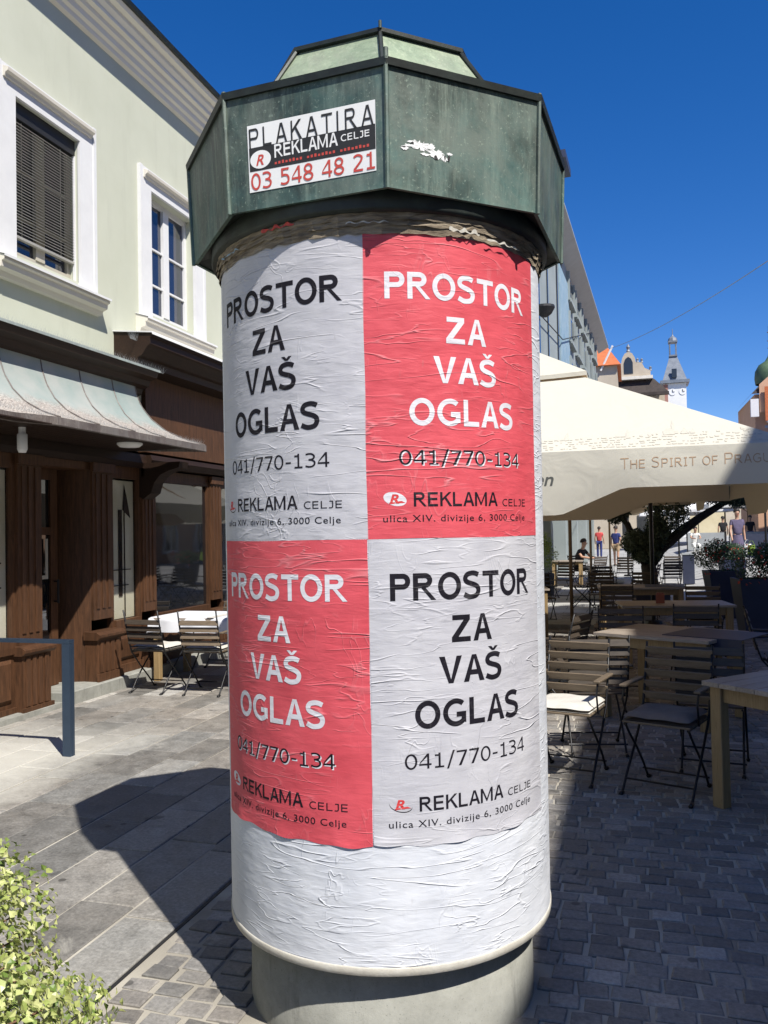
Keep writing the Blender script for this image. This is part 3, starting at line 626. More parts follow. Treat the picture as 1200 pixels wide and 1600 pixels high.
def poster_set(red, du, dz, ua, ub, za, zb, label, ragged, seed):
    sd = str(seed-1); p = poster('poster', ua, ub, za, zb, ('red' if red else 'grey')+sd, label, ragged, seed)
    big = ('white' if red else 'black')+sd
    L = [('PROSTOR', .014, .567, 2.419, .0855, big, .186, .06), ('ZA', .211, .363, 2.282, .0855, big, .186, .06), ('VA\u0160', .166, .403, 2.153, .0855, big, .186, .06), ('OGLAS', .085, .485, 2.017, .0855, big, .186, .06),
         ('041/770-134', .050, .516, 1.892, .047, 'black'+sd, .115, .04), ('REKLAMA', .094, .401, 1.760, .045, 'black'+sd, .160, .06), ('CELJE', .424, .555, 1.760, .024, 'black'+sd, .125, .16),
         ('ulica XIV. divizije 6, 3000 Celje', -.003, .550, 1.712, .021, 'black'+sd, .004, 1.12)]
    for s, x0, x1, z0, cap, mt, bold, spc in L:
        if red and s.startswith('041'):
            lettering(p, s, x0+du+.0035, x1+du+.0035, z0+dz-.0035, cap, 'white'+sd, bold, spc, dr=0.0016)
        lettering(p, s, x0+du, x1+du, z0+dz, cap, mt, bold, spc)
    # round emblem: oval with a slanted R and a stroke
    cx, cz = .035+du, 1.784+dz
    if red: fill(p, 'emblem', ellipse2d(cx, cz, .037, .021, tilt=-.25), 'white'+sd, .0016)
    else:
        fill(p, 'emblem_shadow', ellipse2d(cx, cz-.003, .037, .021, tilt=-.25), 'black'+sd, .00145); fill(p, 'emblem', ellipse2d(cx, cz, .037, .021, tilt=-.25), 'grey'+sd, .0016)
    lettering(p, 'R', cx-.017, cx+.013, cz-.013, .027, 'ink_red', .03, 1, .25, dr=.0021)
    fill(p, 'emblem_stroke', ([(cx-.020, cz-.012), (cx-.016, cz-.016), (cx+.033, cz-.012), (cx+.02, cz-.006)], [(0, 1, 2, 3)]), 'ink_red', .0021)
    return p
poster_set(False, -.687, 0, U0-.70, U0+.001, 1.659, 2.632, 'light grey poster with black letters, upper left', False, 1)
poster_set(True, 0, 0, U0, U1, 1.659, 2.628, 'red poster with white letters, upper right', False, 2)
poster_set(True, -.687, -.955, U0-.70, U0, 0.700, 1.6595, 'red poster with white letters, lower left', True, 3)
poster_set(False, 0, -.955, U0+.001, U1, 0.700, 1.6585, 'light grey poster with black letters, lower right', True, 4)

# hood
HV = AF + 0.0425                                     # angle of the octagon corner that points at the photographer
def hc(k, r, z): a = HV + k*PI/4; return Vector((r*math.cos(a), r*math.sin(a), z))
RB, RT, ZB, ZT = 0.715, 0.731, 2.730, 3.112
for k in range(-4, 4):
    b = MB(); A, B_, C_, D_ = hc(k, RB, ZB), hc(k+1, RB, ZB), hc(k+1, RT, ZT), hc(k, RT, ZT)
    inn = Vector((-(A+B_).x, -(A+B_).y, 0)).normalized()*0.012
    def fn(i, j):
        p = (A*(1-i)+B_*i)*(1-j)+(D_*(1-i)+C_*i)*j
        return p - inn.normalized()*(0.0009*math.sin(PI*i)*math.sin(PI*j)*math.sin(k*2.3+i*3))
    b.grid(fn, 10, 8)
    vi = [A+inn, B_+inn, C_+inn, D_+inn]; b.add([A, B_, C_, D_]+vi, [(4, 7, 6, 5), (0, 1, 5, 4), (1, 2, 6, 5), (2, 3, 7, 6), (3, 0, 4, 7)])
    b.obj('hood_panel', M['copper'], column)
for k in range(-4, 4):                               # standing seam on every corner
    b = MB(); b.tube([hc(k, RB+.003, ZB-.004), hc(k, RT+.004, ZT+.012)], 0.0075, 6); b.obj('corner_seam', M['copper'], column)
for k in range(-4, 4):                               # dark folded edge over the top of each panel
    b = MB(); a0, a1 = hc(k, 1, 0), hc(k+1, 1, 0)
    q = [(RT+.010, ZT-.016), (RT+.014, ZT+.006), (RT-.01, ZT+.016), (RT-.02, ZT-.016)]
    vs = [Vector((a0.x*r, a0.y*r, z)) for r, z in q]+[Vector((a1.x*r, a1.y*r, z)) for r, z in q]
    b.add(vs, [(0, 4, 5, 1), (1, 5, 6, 2), (2, 6, 7, 3), (3, 7, 4, 0), (0, 1, 2, 3), (7, 6, 5, 4)]); b.obj('edge_trim', M['black_metal'], column)
b = MB()
for (r0, z0, r1, z1) in ((RT, ZT+.010, .55, ZT+.05),):
    for k in range(8): b.add([hc(k, r0, z0), hc(k+1, r0, z0), hc(k+1, r1, z1), hc(k, r1, z1)], [(0, 1, 2, 3)])
b.obj('hood_roof', M['copper'], column)
b = MB()
for k in range(8): b.add([hc(k, RB-.006, ZB+.004), hc(k+1, RB-.006, ZB+.004), hc(k+1, .55, ZB+.06), hc(k, .55, ZB+.06)], [(0, 3, 2, 1)])
b.obj('hood_soffit', M['black_metal'], column)
for k in range(-4, 4):
    b = MB(); A, B_, C_, D_ = hc(k, .585, ZT+.02), hc(k+1, .585, ZT+.02), hc(k+1, .405, 3.395), hc(k, .405, 3.395)
    b.grid(lambda i, j: (A*(1-i)+B_*i)*(1-j)+(D_*(1-i)+C_*i)*j, 4, 4); b.obj('crown_panel', M['copper_sunlit'], column)
for k in range(-4, 4):
    b = MB(); b.tube([hc(k, .588, ZT+.02), hc(k, .41, 3.40)], 0.008, 6); b.obj('crown_seam', M['black_metal'], column)
b = MB()
for k in range(8):
    b.add([hc(k, .400, 3.388), hc(k+1, .400, 3.388), hc(k+1, .425, 3.392), hc(k, .425, 3.392)], [(0, 1, 2, 3)])
    b.add([hc(k, .425, 3.392), hc(k+1, .425, 3.392), hc(k+1, .425, 3.406), hc(k, .425, 3.406)], [(0, 1, 2, 3)])
    b.add([hc(k, .425, 3.406), hc(k+1, .425, 3.406), (0, 0, 3.455)], [(0, 1, 2)])
b.obj('crown_cap', M['black_metal'], column)
b = MB(); b.tube([hc(0, .425, 3.40), hc(0, .427, 3.425)], 0.006, 6).tube([hc(0, RT+.006, ZT), hc(0, RT+.006, ZT+.035)], 0.008, 6); b.obj('corner_pin', M['copper'], column)

def face_fn(k, out):
    A, B_ = hc(k, RB, ZB), hc(k+1, RB, ZB); D_ = hc(k, RT, ZT); C_ = hc(k+1, RT, ZT); n = Vector(((A+B_).x, (A+B_).y, 0)).normalized()
    L = (B_-A).length
    def fn(u, z): j = (z-ZB)/(ZT-ZB); i = u/L; return (A*(1-i)+B_*i)*(1-j)+(D_*(1-i)+C_*i)*j + n*out
    return fn
def rect(x0, x1, z0, z1): return [(x0, z0), (x1, z0), (x1, z1), (x0, z1)], [(0, 1, 2, 3)]
st = flat2d('sticker', rect(.076, .512, 2.785, 3.0), face_fn(-1, .0018), M['flat_white'], column, 'white, black and red sticker on the hood')
F1, F2, F3 = face_fn(-1, .0024), face_fn(-1, .0030), face_fn(-1, .0037)
def stick(s, x0, x1, z0, cap, t, mat, sp=.05): return caps_obj('lettering', caps2d(s, x0, x1, z0, cap, t, 0, sp=sp), lambda x, z, e: F2(x, z)*(1+e), M[mat], st)
flat2d('black_band', rect(.080, .511, 2.851, 2.927), F1, M['flat_black'], st)
stick('PLAKATiRA', .082, .506, 2.926, .062, .12, 'flat_black', .30)
stick('REKLAMA', .170, .388, 2.882, .042, .16, 'flat_white')
stick('CELJE', .398, .492, 2.892, .021, .15, 'flat_white', .14)
for i in range(26):
    if i % 9 == 8: continue
    x = .170+i*.0125; flat2d('small_print', rect(x, x+.0075, 2.861, 2.861+.010*(0.7+.3*((i*7) % 3)/2)), F2, M['flat_red'], st)
flat2d('emblem', ellipse2d(.120, 2.886, .037, .029), F2, M['flat_white'], st)
flat2d('lettering', text2d('R', .104, .132, 2.868, .032, .02, 1, .3), F3, M['flat_red'], st)
stick('03 548 48 21', .083, .508, 2.791, .053, .13, 'flat_red')
# remains of a torn sticker on the next panel
rs = random.Random(5)
def blob2d(cx, cz, rx, rz, n=30):
    vs = [(cx, cz)]+[(cx+rx*math.cos(2*PI*k/n)*(1+.45*rs.uniform(-1, 1)), cz+rz*math.sin(2*PI*k/n)*(1+.45*rs.uniform(-1, 1))) for k in range(n)]
    return vs, [(0, 1+k, 1+(k+1) % n) for k in range(n)]
rm = flat2d('sticker_remains', blob2d(.115, 2.875, .040, .012, 46), face_fn(0, .0014), M['flat_white'], column, 'torn white remains of a sticker')
for c in ((.150, 2.878, .012, .008), (.060, 2.858, .012, .006), (.130, 2.850, .014, .004), (.215, 2.866, .010, .004), (.165, 2.858, .028, .013), (.080, 2.868, .02, .004), (.196, 2.848, .012, .008)): flat2d('scrap', blob2d(*c), face_fn(0, .0018), M['flat_white'], rm)
for c in ((.166, 2.846, .006, .008), (.212, 2.852, .004, .010), (.198, 2.852, .003, .007), (.055, 2.861, .006, .002), (.085, 2.878, .005, .003)): flat2d('scrap', blob2d(*c), face_fn(0, .0024), M['flat_black'], rm)

# ------------------------------------------------------------------ the green house on the left
FX = -5.6
house = thing('green_house', 'pale green house with white window surrounds above a brown wooden shopfront', 'house', (FX, 8, 0)); house['kind'] = 'thing'
house_loc = Vector((FX, 8, 0)); 
def hob(b, name, mat, parent=None, smooth=False):
    """geometry given in street coordinates, stored relative to the house"""
    b.v = [(x-FX, y-8, z) for x, y, z in b.v]; return b.obj(name, mat, parent or house, smooth)
WIN = [(2.23, 'blind'), (4.62, 'open'), (7.015, 'blind'), (9.41, 'open'), (11.8, 'blind'), (14.2, 'open')]
def opening(yc): return (yc-.485, yc+.485) if abs(yc-9.41) > .1 else (yc-.53, yc+.53)
b = MB()
ycuts = sorted([-4.0, 22.0]+[q for yc, _ in WIN for q in opening(yc)]); zc = [3.30, 4.42, 5.95, 7.55]
for i in range(len(ycuts)-1):
    for j in range(3):
        if j == 1 and i % 2 == 1: continue
        b.add([(FX, ycuts[i], zc[j]), (FX, ycuts[i+1], zc[j]), (FX, ycuts[i+1], zc[j+1]), (FX, ycuts[i], zc[j+1])], [(0, 1, 2, 3)])
for yc, _ in WIN:
    a, c = opening(yc); D = 0.17
    for p, q in (((a, 4.42), (c, 4.42)), ((c, 4.42), (c, 5.95)), ((c, 5.95), (a, 5.95)), ((a, 5.95), (a, 4.42))):
        b.add([(FX, *p), (FX, *q), (FX-D, *q), (FX-D, *p)], [(0, 1, 2, 3)])
b.add([(FX, -4, 0), (FX, -4, 7.55), (FX-9, -4, 7.55), (FX-9, -4, 0)], [(0, 1, 2, 3)]); b.add([(FX, 22, 3.3), (FX, 22, 7.55), (FX-9, 22, 7.55), (FX-9, 22, 3.3)], [(0, 1, 2, 3)])
b.add([(FX, 22, 0), (FX, 22, 3.3), (FX-9, 22, 3.3), (FX-9, 22, 0)], [(0, 1, 2, 3)])
hob(b, 'wall', M['plaster'])
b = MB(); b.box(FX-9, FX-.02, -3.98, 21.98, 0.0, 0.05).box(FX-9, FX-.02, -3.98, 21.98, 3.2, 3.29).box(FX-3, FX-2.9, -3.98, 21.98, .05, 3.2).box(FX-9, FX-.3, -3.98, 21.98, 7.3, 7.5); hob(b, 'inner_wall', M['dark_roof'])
# eaves cornice in its mouldings
prof = [(FX, 7.22), (FX+.045, 7.24), (FX+.055, 7.29), (FX+.09, 7.31), (FX+.10, 7.37), (FX+.14, 7.39), (FX+.15, 7.44), (FX+.20, 7.455), (FX+.205, 7.485), (FX+.20, 7.50), (FX+.245, 7.54), (FX+.25, 7.585), (FX+.31, 7.60), (FX+.33, 7.65), (FX, 7.71)]
b = MB(); b.prism(prof, -4.0, 22.0); hob(b, 'cornice', M['eave_cornice_bounce'])
b = MB(); b.prism([(FX+.33, 7.652), (FX+.365, 7.655), (FX+.38, 7.70), (FX+.365, 7.71), (FX+.0, 7.72), (FX, 7.705)], -4.05, 22.05); hob(b, 'gutter', M['black_metal'])
b = MB(); b.prism([(FX+.30, 7.72), (FX-5, 10.4), (FX-10, 7.72)], -4.05, 22.05); rf = hob(b, 'roof', M['tile_red'])
for yc, kind in WIN:
    a, c = opening(yc); wd = link('window', None, house); wd.location = (0, yc-8, 0)
    def wob(b, name, mat, smooth=False):
        b.v = [(x-FX, y-yc, z) for x, y, z in b.v]; return b.obj(name, mat, wd, smooth)
    s0, s1 = a-.25, c+.27; t = .035
    b = MB(); b.box(FX-.004, FX+t, s0, a, 4.36, 6.2).box(FX-.004, FX+t, c, s1, 4.36, 6.2).box(FX-.004, FX+t, a, c, 5.95, 6.2)
    b.box(FX+t, FX+t+.012, s0, s0+.05, 4.36, 6.2).box(FX+t, FX+t+.012, s1-.05, s1, 4.36, 6.2)
    wob(b, 'surround', M['trim_white'])
    b = MB(); b.prism([(FX+t, 6.06), (FX+t+.02, 6.06), (FX+t+.03, 6.09), (FX+t+.06, 6.105), (FX+t+.065, 6.135), (FX+t, 6.16)], s0+.08, s1-.08); wob(b, 'head_moulding', M['cornice'])
    b = MB(); b.prism([(FX, 4.13), (FX+.05, 4.135), (FX+.07, 4.18), (FX+.125, 4.20), (FX+.13, 4.25), (FX+.16, 4.262), (FX+.16, 4.30), (FX, 4.355)], s0-.06, s1+.06); wob(b, 'sill', M['cornice'])
    b = MB(); b.prism([(FX, 4.357), (FX+.172, 4.303), (FX+.172, 4.285), (FX+.178, 4.285), (FX+.178, 4.309), (FX, 4.363)], s0-.07, s1+.07); wob(b, 'sill_flashing', M['trim_white'])
    fm = M['beige_frame'] if kind == 'blind' else M['trim_white']; f0, f1 = FX-.15, FX-.10; m = (a+c)/2
    b = MB(); b.box(f0, f1, a, a+.06, 4.43, 5.95).box(f0, f1, c-.06, c, 4.43, 5.95).box(f0, f1, a+.06, c-.06, 5.88, 5.95).box(f0, f1, a+.06, c-.06, 4.43, 4.50).box(f0, f1+.012, m-.065, m+.065, 4.50, 5.88)
    for zb_ in (4.86, 5.32): b.box(f0+.005, f1-.004, a+.06, m-.065, zb_-.012, zb_+.012).box(f0+.005, f1-.004, m+.065, c-.06, zb_-.012, zb_+.012)
    wob(b, 'sash', fm)
    for y0, y1 in ((a+.06, m-.065), (m+.065, c-.06)):
        for z0, z1 in ((4.50, 4.848), (4.872, 5.308), (5.332, 5.88)):
            b = MB(); b.box(f0+.015, f0+.021, y0, y1, z0, z1); wob(b, 'pane', M['glass_blue'])
    if kind == 'blind':
        b = MB(); z = 5.77; k = 0
        while z > 4.66:
            b.add([(FX-.085, a+.015, z), (FX-.085, c-.015, z), (FX-.045, c-.015, z-.013), (FX-.045, a+.015, z-.013)], [(0, 1, 2, 3)])
            b.add([(FX-.045, a+.015, z-.013), (FX-.045, c-.015, z-.013), (FX-.043, c-.015, z-.0175), (FX-.043, a+.015, z-.0175)], [(0, 1, 2, 3)]); z -= .030
        b.box(FX-.085, FX-.04, a+.015, c-.015, 4.615, 4.64)
        for q in (.2, .8): b.box(FX-.07, FX-.067, a+(c-a)*q-.006, a+(c-a)*q+.006, 4.64, 5.8)
        bl = wob(b, 'blind', M['blind']); bl['kind'] = 'stuff'
        b = MB(); b.box(FX-.095, FX-.03, a+.004, c-.004, 5.79, 5.945); wob(b, 'blind_box', M['flat_black'])
        b = MB(); b.box(FX-.06, FX-.03, a, a+.014, 4.43, 5.79).box(FX-.06, FX-.03, c-.014, c, 4.43, 5.79); wob(b, 'blind_rail', M['trim_white'])

# shopfront: cornice, copper awning, soffit
def wprof(p, y0, y1, name, mat, parent=None): b = MB(); b.prism(p, y0, y1); return hob(b, name, M[mat], parent)
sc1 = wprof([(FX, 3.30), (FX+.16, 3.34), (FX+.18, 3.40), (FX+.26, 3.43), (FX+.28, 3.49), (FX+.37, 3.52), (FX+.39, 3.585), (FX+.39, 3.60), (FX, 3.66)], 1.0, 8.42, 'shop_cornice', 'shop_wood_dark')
wprof([(FX, 3.662), (FX+.395, 3.602), (FX+.40, 3.585), (FX+.405, 3.585), (FX+.403, 3.612), (FX, 3.672)], 1.0, 8.44, 'cornice_flashing', 'copper_awning')
def spikes(y0, y1, x, z, hgt, step=.035, fan=.05, parent=None):
    b = MB(); rs = random.Random(int(y0*77)); y = y0
    while y < y1:
        for d in (-1, 0, 1):
            dx = d*fan+rs.uniform(-.01, .01); dy = rs.uniform(-.02, .02); h_ = hgt*rs.uniform(.85, 1.05)
            b.add([(x-.0016, y, z), (x+.0016, y, z), (x+dx, y+dy, z+h_)], [(0, 1, 2)]); b.add([(x, y-.0016, z), (x, y+.0016, z), (x+dx, y+dy, z+h_)], [(0, 1, 2)])
        y += step
    o = hob(b, 'bird_spikes', M['grey_metal']); o['kind'] = 'stuff'; return o
spikes(3.0, 8.6, FX+.36, 3.60, .085)
spikes(8.0, 8.35, FX+.30, 3.9, .12, .02)
aw = link('awning', None, house)
def AWP(i, y):                                     # awning profile: i 0 at the wall, 1 at the lip; y runs along the house
    P_ = [(.20, 3.42), (.22, 3.30), (.27, 3.16), (.36, 3.02), (.50, 2.89), (.68, 2.795), (.86, 2.735)]
    t = i*(len(P_)-1); k = min(int(t), len(P_)-2); f = t-k
    return Vector((FX+P_[k][0]*(1-f)+P_[k+1][0]*f, y, P_[k][1]*(1-f)+P_[k+1][1]*f))
seams = [2.60, 3.18, 3.76, 4.34, 4.92, 5.50, 6.08, 6.64, 7.22, 7.78, 8.22]
def yedge(k, i): return seams[k] + (0.42*i**2.2 if k == len(seams)-1 else 0)
def lipx(y): return -.14*max(0, min(1, (6.0-y)/.3))       # the lip steps back where the bay ends
for k in range(len(seams)-1):
    b = MB()
    def fn(i, j):
        y = yedge(k, i)*(1-j)+yedge(k+1, i)*j; p = AWP(i, y); p.x += lipx(y)*i*i; p.z += .004*math.sin(j*PI)
        return p
    b.grid(lambda j, i: fn(i, j), 6, 14); hob(b, 'copper_panel', M['copper_awning2'], aw, True)
    b = MB(); b.tube([AWP(i/12, yedge(k+1, i/12))+Vector((lipx(yedge(k+1, i/12))*(i/12)**2, 0, .008)) for i in range(13)], .0075, 5); hob(b, 'panel_seam', M['copper_brown'], aw)
b = MB()
def lip(i, j): y = 2.6+(8.64-2.6)*i; q = [(.86, 2.737), (.875, 2.735), (.878, 2.665), (.868, 2.655), (.855, 2.66)][j]; return (FX+q[0]+lipx(y), y, q[1])
vs = [lip(i/60, j) for i in range(61) for j in range(5)]; b.add(vs, [(i*5+j, i*5+j+1, (i+1)*5+j+1, (i+1)*5+j) for i in range(60) for j in range(4)]); hob(b, 'awning_lip', M['copper_brown'], aw)
b = MB(); b.add([(FX+.86, 8.64, 2.735), (FX+.86, 8.64, 2.66), (FX+.20, 8.22, 2.66), (FX+.20, 8.22, 3.42), (FX+.27, 8.24, 3.16), (FX+.36, 8.28, 3.02), (FX+.5, 8.38, 2.89), (FX+.68, 8.52, 2.795)], [(2, 3, 4, 5, 6, 7, 0, 1)]); hob(b, 'awning_end', M['copper_brown'], aw)
spikes(2.7, 8.70, FX+.80, 2.745, .075, .03)
b = MB()
for k in range(9): b.box(FX+.02+k*.094, FX+.108+k*.094, 2.6, 8.2, 2.662, 2.672)
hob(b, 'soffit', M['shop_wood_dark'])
# second shop: higher wooden cornice starting below the second window
wprof([(FX, 3.62), (FX+.30, 3.64), (FX+.31, 3.72), (FX+.36, 3.735), (FX+.44, 3.84), (FX+.47, 3.86), (FX+.47, 3.93), (FX+.5, 3.94), (FX+.5, 3.975), (FX, 4.03)], 8.12, 16.0, 'shop_cornice', 'shop_wood_dark')
wprof([(FX+.312, 3.735), (FX+.318, 3.735), (FX+.40, 3.79), (FX+.395, 3.80)], 8.3, 16.0, 'cornice_strip', 'chair_wood')
wprof([(FX, 4.032), (FX+.505, 3.978), (FX+.515, 3.955), (FX+.52, 3.957), (FX+.512, 3.99), (FX, 4.045)], 8.10, 16.02, 'cornice_flashing', 'trim_white')
wprof([(FX-.05, 2.70), (FX+.06, 2.70), (FX+.06, 3.62), (FX-.05, 3.62)], 8.66, 16.0, 'sign_board', 'shop_wood')
wprof([(FX-.05, 2.52), (FX+.10, 2.52), (FX+.14, 2.60), (FX+.12, 2.66), (FX-.05, 2.66)], 8.66, 16.0, 'fascia', 'shop_wood_dark')
wprof([(FX-.05, 2.50), (FX+.05, 2.50), (FX+.07, 2.56), (FX+.06, 2.66), (FX-.05, 2.66)], 1.2, 8.66, 'fascia', 'shop_wood_dark')
# wooden front: pilasters with pedestals, dado panels, windows, door
def pilaster(y0, y1, zb=0.0, proud=.03):
    p = link('pilaster', None, house); 
    b = MB(); b.box(FX-.06, FX+proud, y0, y1, .66+zb, 2.5); w3 = (y1-y0)
    for k in range(3): b.box(FX+proud, FX+proud+.012, y0+w3*(.14+.28*k), y0+w3*(.28+.28*k), .78+zb, 2.38)
    b.box(FX+proud, FX+proud+.03, y0-.02, y1+.02, 2.40, 2.5); hob(b, 'shaft', M['shop_wood'], p)
    b = MB(); b.box(FX-.06, FX+.10, y0-.03, y1+.03, zb, .58)
    for k in range(4): b.box(FX+.10, FX+.112, y0+w3*(.02+.26*k), y0+w3*(.18+.26*k), zb+.10, .56)
    b.box(FX+.10, FX+.125, y0-.05, y1+.05, zb, zb+.09); hob(b, 'pedestal', M['shop_wood'], p)
    b = MB(); b.prism([(FX-.06, .58), (FX+.115, .58), (FX+.15, .61), (FX+.15, .635), (FX+.10, .665), (FX-.06, .67)], y0-.06, y1+.06); hob(b, 'pedestal_cap', M['shop_wood'], p)
for (y0, y1, zb) in ((3.0, 3.3, 0), (6.52, 6.85, 0.0), (7.66, 8.02, 0.13), (8.62, 8.90, 0.13), (10.3, 10.6, .13), (12.2, 12.5, .13), (14.2, 14.5, .13)): pilaster(y0, y1, zb)
def dado(y0, y1, zb):
    b = MB(); b.box(FX-.06, FX+.0, y0, y1, zb, .66).box(FX, FX+.035, y0, y1, zb, zb+.10).box(FX, FX+.03, y0, y1, .60, .66)
    hob(b, 'dado', M['shop_wood'])
    n = max(1, round((y1-y0)/.8)); w_ = (y1-y0)/n
    for k in range(n):
        a0, a1 = y0+w_*k+.07, y0+w_*(k+1)-.07; z0, z1 = zb+.15, .555
        b = MB(); b.add([(FX+.001, a0, z0), (FX+.001, a1, z0), (FX+.001, a1, z1), (FX+.001, a0, z1), (FX+.028, a0+.035, z0+.035), (FX+.028, a1-.035, z0+.035), (FX+.028, a1-.035, z1-.035), (FX+.028, a0+.035, z1-.035)], [(0, 1, 5, 4), (1, 2, 6, 5), (2, 3, 7, 6), (3, 0, 4, 7), (4, 5, 6, 7)]); hob(b, 'dado_panel', M['shop_wood'])
def shopwin(y0, y1, zb, back, mull=()):
    dado(y0, y1, zb); wn = link('shop_window', None, house)
    b = MB(); b.box(FX-.06, FX-.0, y0, y0+.05, .66, 2.50).box(FX-.06, FX-.0, y1-.05, y1, .66, 2.50).box(FX-.06, FX-.0, y0+.05, y1-.05, 2.36, 2.50).box(FX-.06, FX+.03, y0+.05, y1-.05, .66, .74)
    for q in mull: b.box(FX-.05, FX-.01, q-.02, q+.02, .74, 2.36)
    hob(b, 'frame', M['shop_wood'], wn)
    b = MB(); b.box(FX-.045, FX-.039, y0+.05, y1-.05, .74, 2.36); hob(b, 'pane', M['pane'] if back else M['glass_dark'], wn)
    b = MB(); b.box(FX-.80, FX-.74, y0, y1, .3, 2.5).box(FX-.74, FX-.06, y0, y0+.02, .66, 2.5).box(FX-.74, FX-.06, y1-.02, y1, .66, 2.5).box(FX-.74, FX-.06, y0+.02, y1-.02, .62, .65)
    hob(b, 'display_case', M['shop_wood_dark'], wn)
    if back:
        b = MB(); b.box(FX-.075, FX-.07, y0+.052, y1-.052, .745, 2.34); hob(b, 'roller_blind', M[back], wn)
    return wn
w1 = shopwin(3.3, 6.52, 0.0, 'cream_board', (4.9,))
b = MB(); b.box(FX-.066, FX-.06, 5.4, 6.3, 2.22, 2.33); hob(b, 'red_sign', M['flat_red'], w1)
b = MB(); b.box(FX-.066, FX-.06, 5.0, 6.4, 1.45, 1.465).box(FX-.066, FX-.06, 5.0, 6.4, 1.22, 1.235); hob(b, 'shelf_rail', M['flat_black'], w1)
w2 = shopwin(8.02, 8.62, .13, 'cream_board')
b = MB(); b.box(FX-.066, FX-.060, 8.26, 8.33, 1.0, 2.0).box(FX-.066, FX-.060, 8.37, 8.385, .76, 2.1).box(FX-.066, FX-.060, 8.12, 8.45, 1.12, 1.13).box(FX-.066, FX-.060, 8.12, 8.5, 1.30, 1.31).add([(FX-.062, 8.34, 2.0), (FX-.062, 8.50, 1.9), (FX-.062, 8.44, 2.12), (FX-.062, 8.38, 2.3)], [(0, 1, 2, 3)]); hob(b, 'display_figure', M['shop_wood_dark'], w2)
shopwin(8.90, 10.3, .13, None); shopwin(10.6, 12.2, .13, None); shopwin(12.5, 14.2, .13, None)
b = MB(); b.box(FX-.5, FX, 14.5, 22, 0, 3.3).box(FX-.5, FX, -4, 3.0, 0, 3.3); hob(b, 'plain_wall', M['plaster'])
# recessed door bay between the pilasters
b = MB(); b.box(FX-.5, FX-.06, 6.83, 6.85, .12, 2.5).box(FX-.5, FX-.44, 7.64, 7.66, .12, 2.5).box(FX-.5, FX, 6.85, 7.66, 2.42, 2.5); hob(b, 'door_reveal', M['shop_wood'])
b = MB(); b.add([(FX, 7.66, .13), (FX-.45, 7.50, .13), (FX-.45, 7.50, 2.42), (FX, 7.66, 2.42)], [(0, 1, 2, 3)]); hob(b, 'door_cheek', M['shop_wood'])
door = link('shop_door', None, house)
b = MB(); dx0, dx1 = FX-.30, FX-.25
b.box(dx0, dx1, 6.85, 6.97, .14, 2.42).box(dx0, dx1, 7.33, 7.44, .14, 2.42).box(dx0, dx1, 6.97, 7.33, .14, .60).box(dx0, dx1, 6.97, 7.33, 1.72, 1.80).box(dx0, dx1, 6.97, 7.33, 2.30, 2.42); hob(b, 'frame', M['shop_wood'], door)
b = MB(); b.box(dx0+.02, dx0+.026, 6.97, 7.33, .60, 1.72); hob(b, 'pane', M['glass_dark'], door)
b = MB(); b.box(dx0+.02, dx0+.026, 6.97, 7.33, 1.80, 2.30); hob(b, 'pane', M['glass_dark'], door)
b = MB(); b.box(dx1, dx1+.006, 7.02, 7.28, 1.26, 1.30).box(dx1, dx1+.006, 7.24, 7.28, 1.30, 1.68); hob(b, 'notice_frame', M['beige_frame'], door)
b = MB(); b.tube([(dx1+.05, 7.38, 1.0), (dx1+.05, 7.38, 1.25)], .012, 6).tube([(dx1, 7.38, 1.02), (dx1+.05, 7.38, 1.02)], .009, 6).tube([(dx1, 7.38, 1.23), (dx1+.05, 7.38, 1.23)], .009, 6); hob(b, 'handle', M['iron'], door)
# stone threshold that grows out of the rising pavement
b = MB(); vs = [(FX+.17, 6.30, 0.0), (FX+.17, 6.30, .02), (FX+.06, 7.0, .13), (FX+.17, 10.0, .14), (FX+.17, 16, .14), (FX+.17, 16, -.02), (FX+.17, 10, -.02), (FX+.17, 7.0, -.02)]
b.prism([(FX-.55, -.02), (FX+.17, -.02), (FX+.17, .125), (FX+.155, .135), (FX-.55, .135)], 7.0, 16.0); b.prism([(FX-.55, -.02), (FX+.15, -.02), (FX+.15, .05), (FX-.55, .05)], 3.0, 7.0)
hob(b, 'threshold', M['concrete'])
# carved bracket, lamps
b = MB(); b.prism([(FX, 2.56), (FX+.55, 2.56), (FX+.53, 2.49), (FX+.40, 2.46), (FX+.28, 2.41), (FX+.20, 2.32), (FX+.16, 2.20), (FX+.05, 2.13), (FX, 2.16)], 8.60, 8.80); hob(b, 'bracket', M['shop_wood_dark'])
b = MB(); lx, ly = -5.09, 6.02; b.lathe([(0, 2.44), (.03, 2.44), (.043, 2.47), (.043, 2.60), (.03, 2.61), (.03, 2.662)], 20, lx, ly); hob(b, 'soffit_lamp', M['flat_white'], None, True)
b = MB(); b.lathe([(0, 2.615), (.10, 2.62), (.13, 2.645), (.13, 2.66)], 24, -4.98, 7.48); hob(b, 'ceiling_lamp', M['flat_white'], None, True)

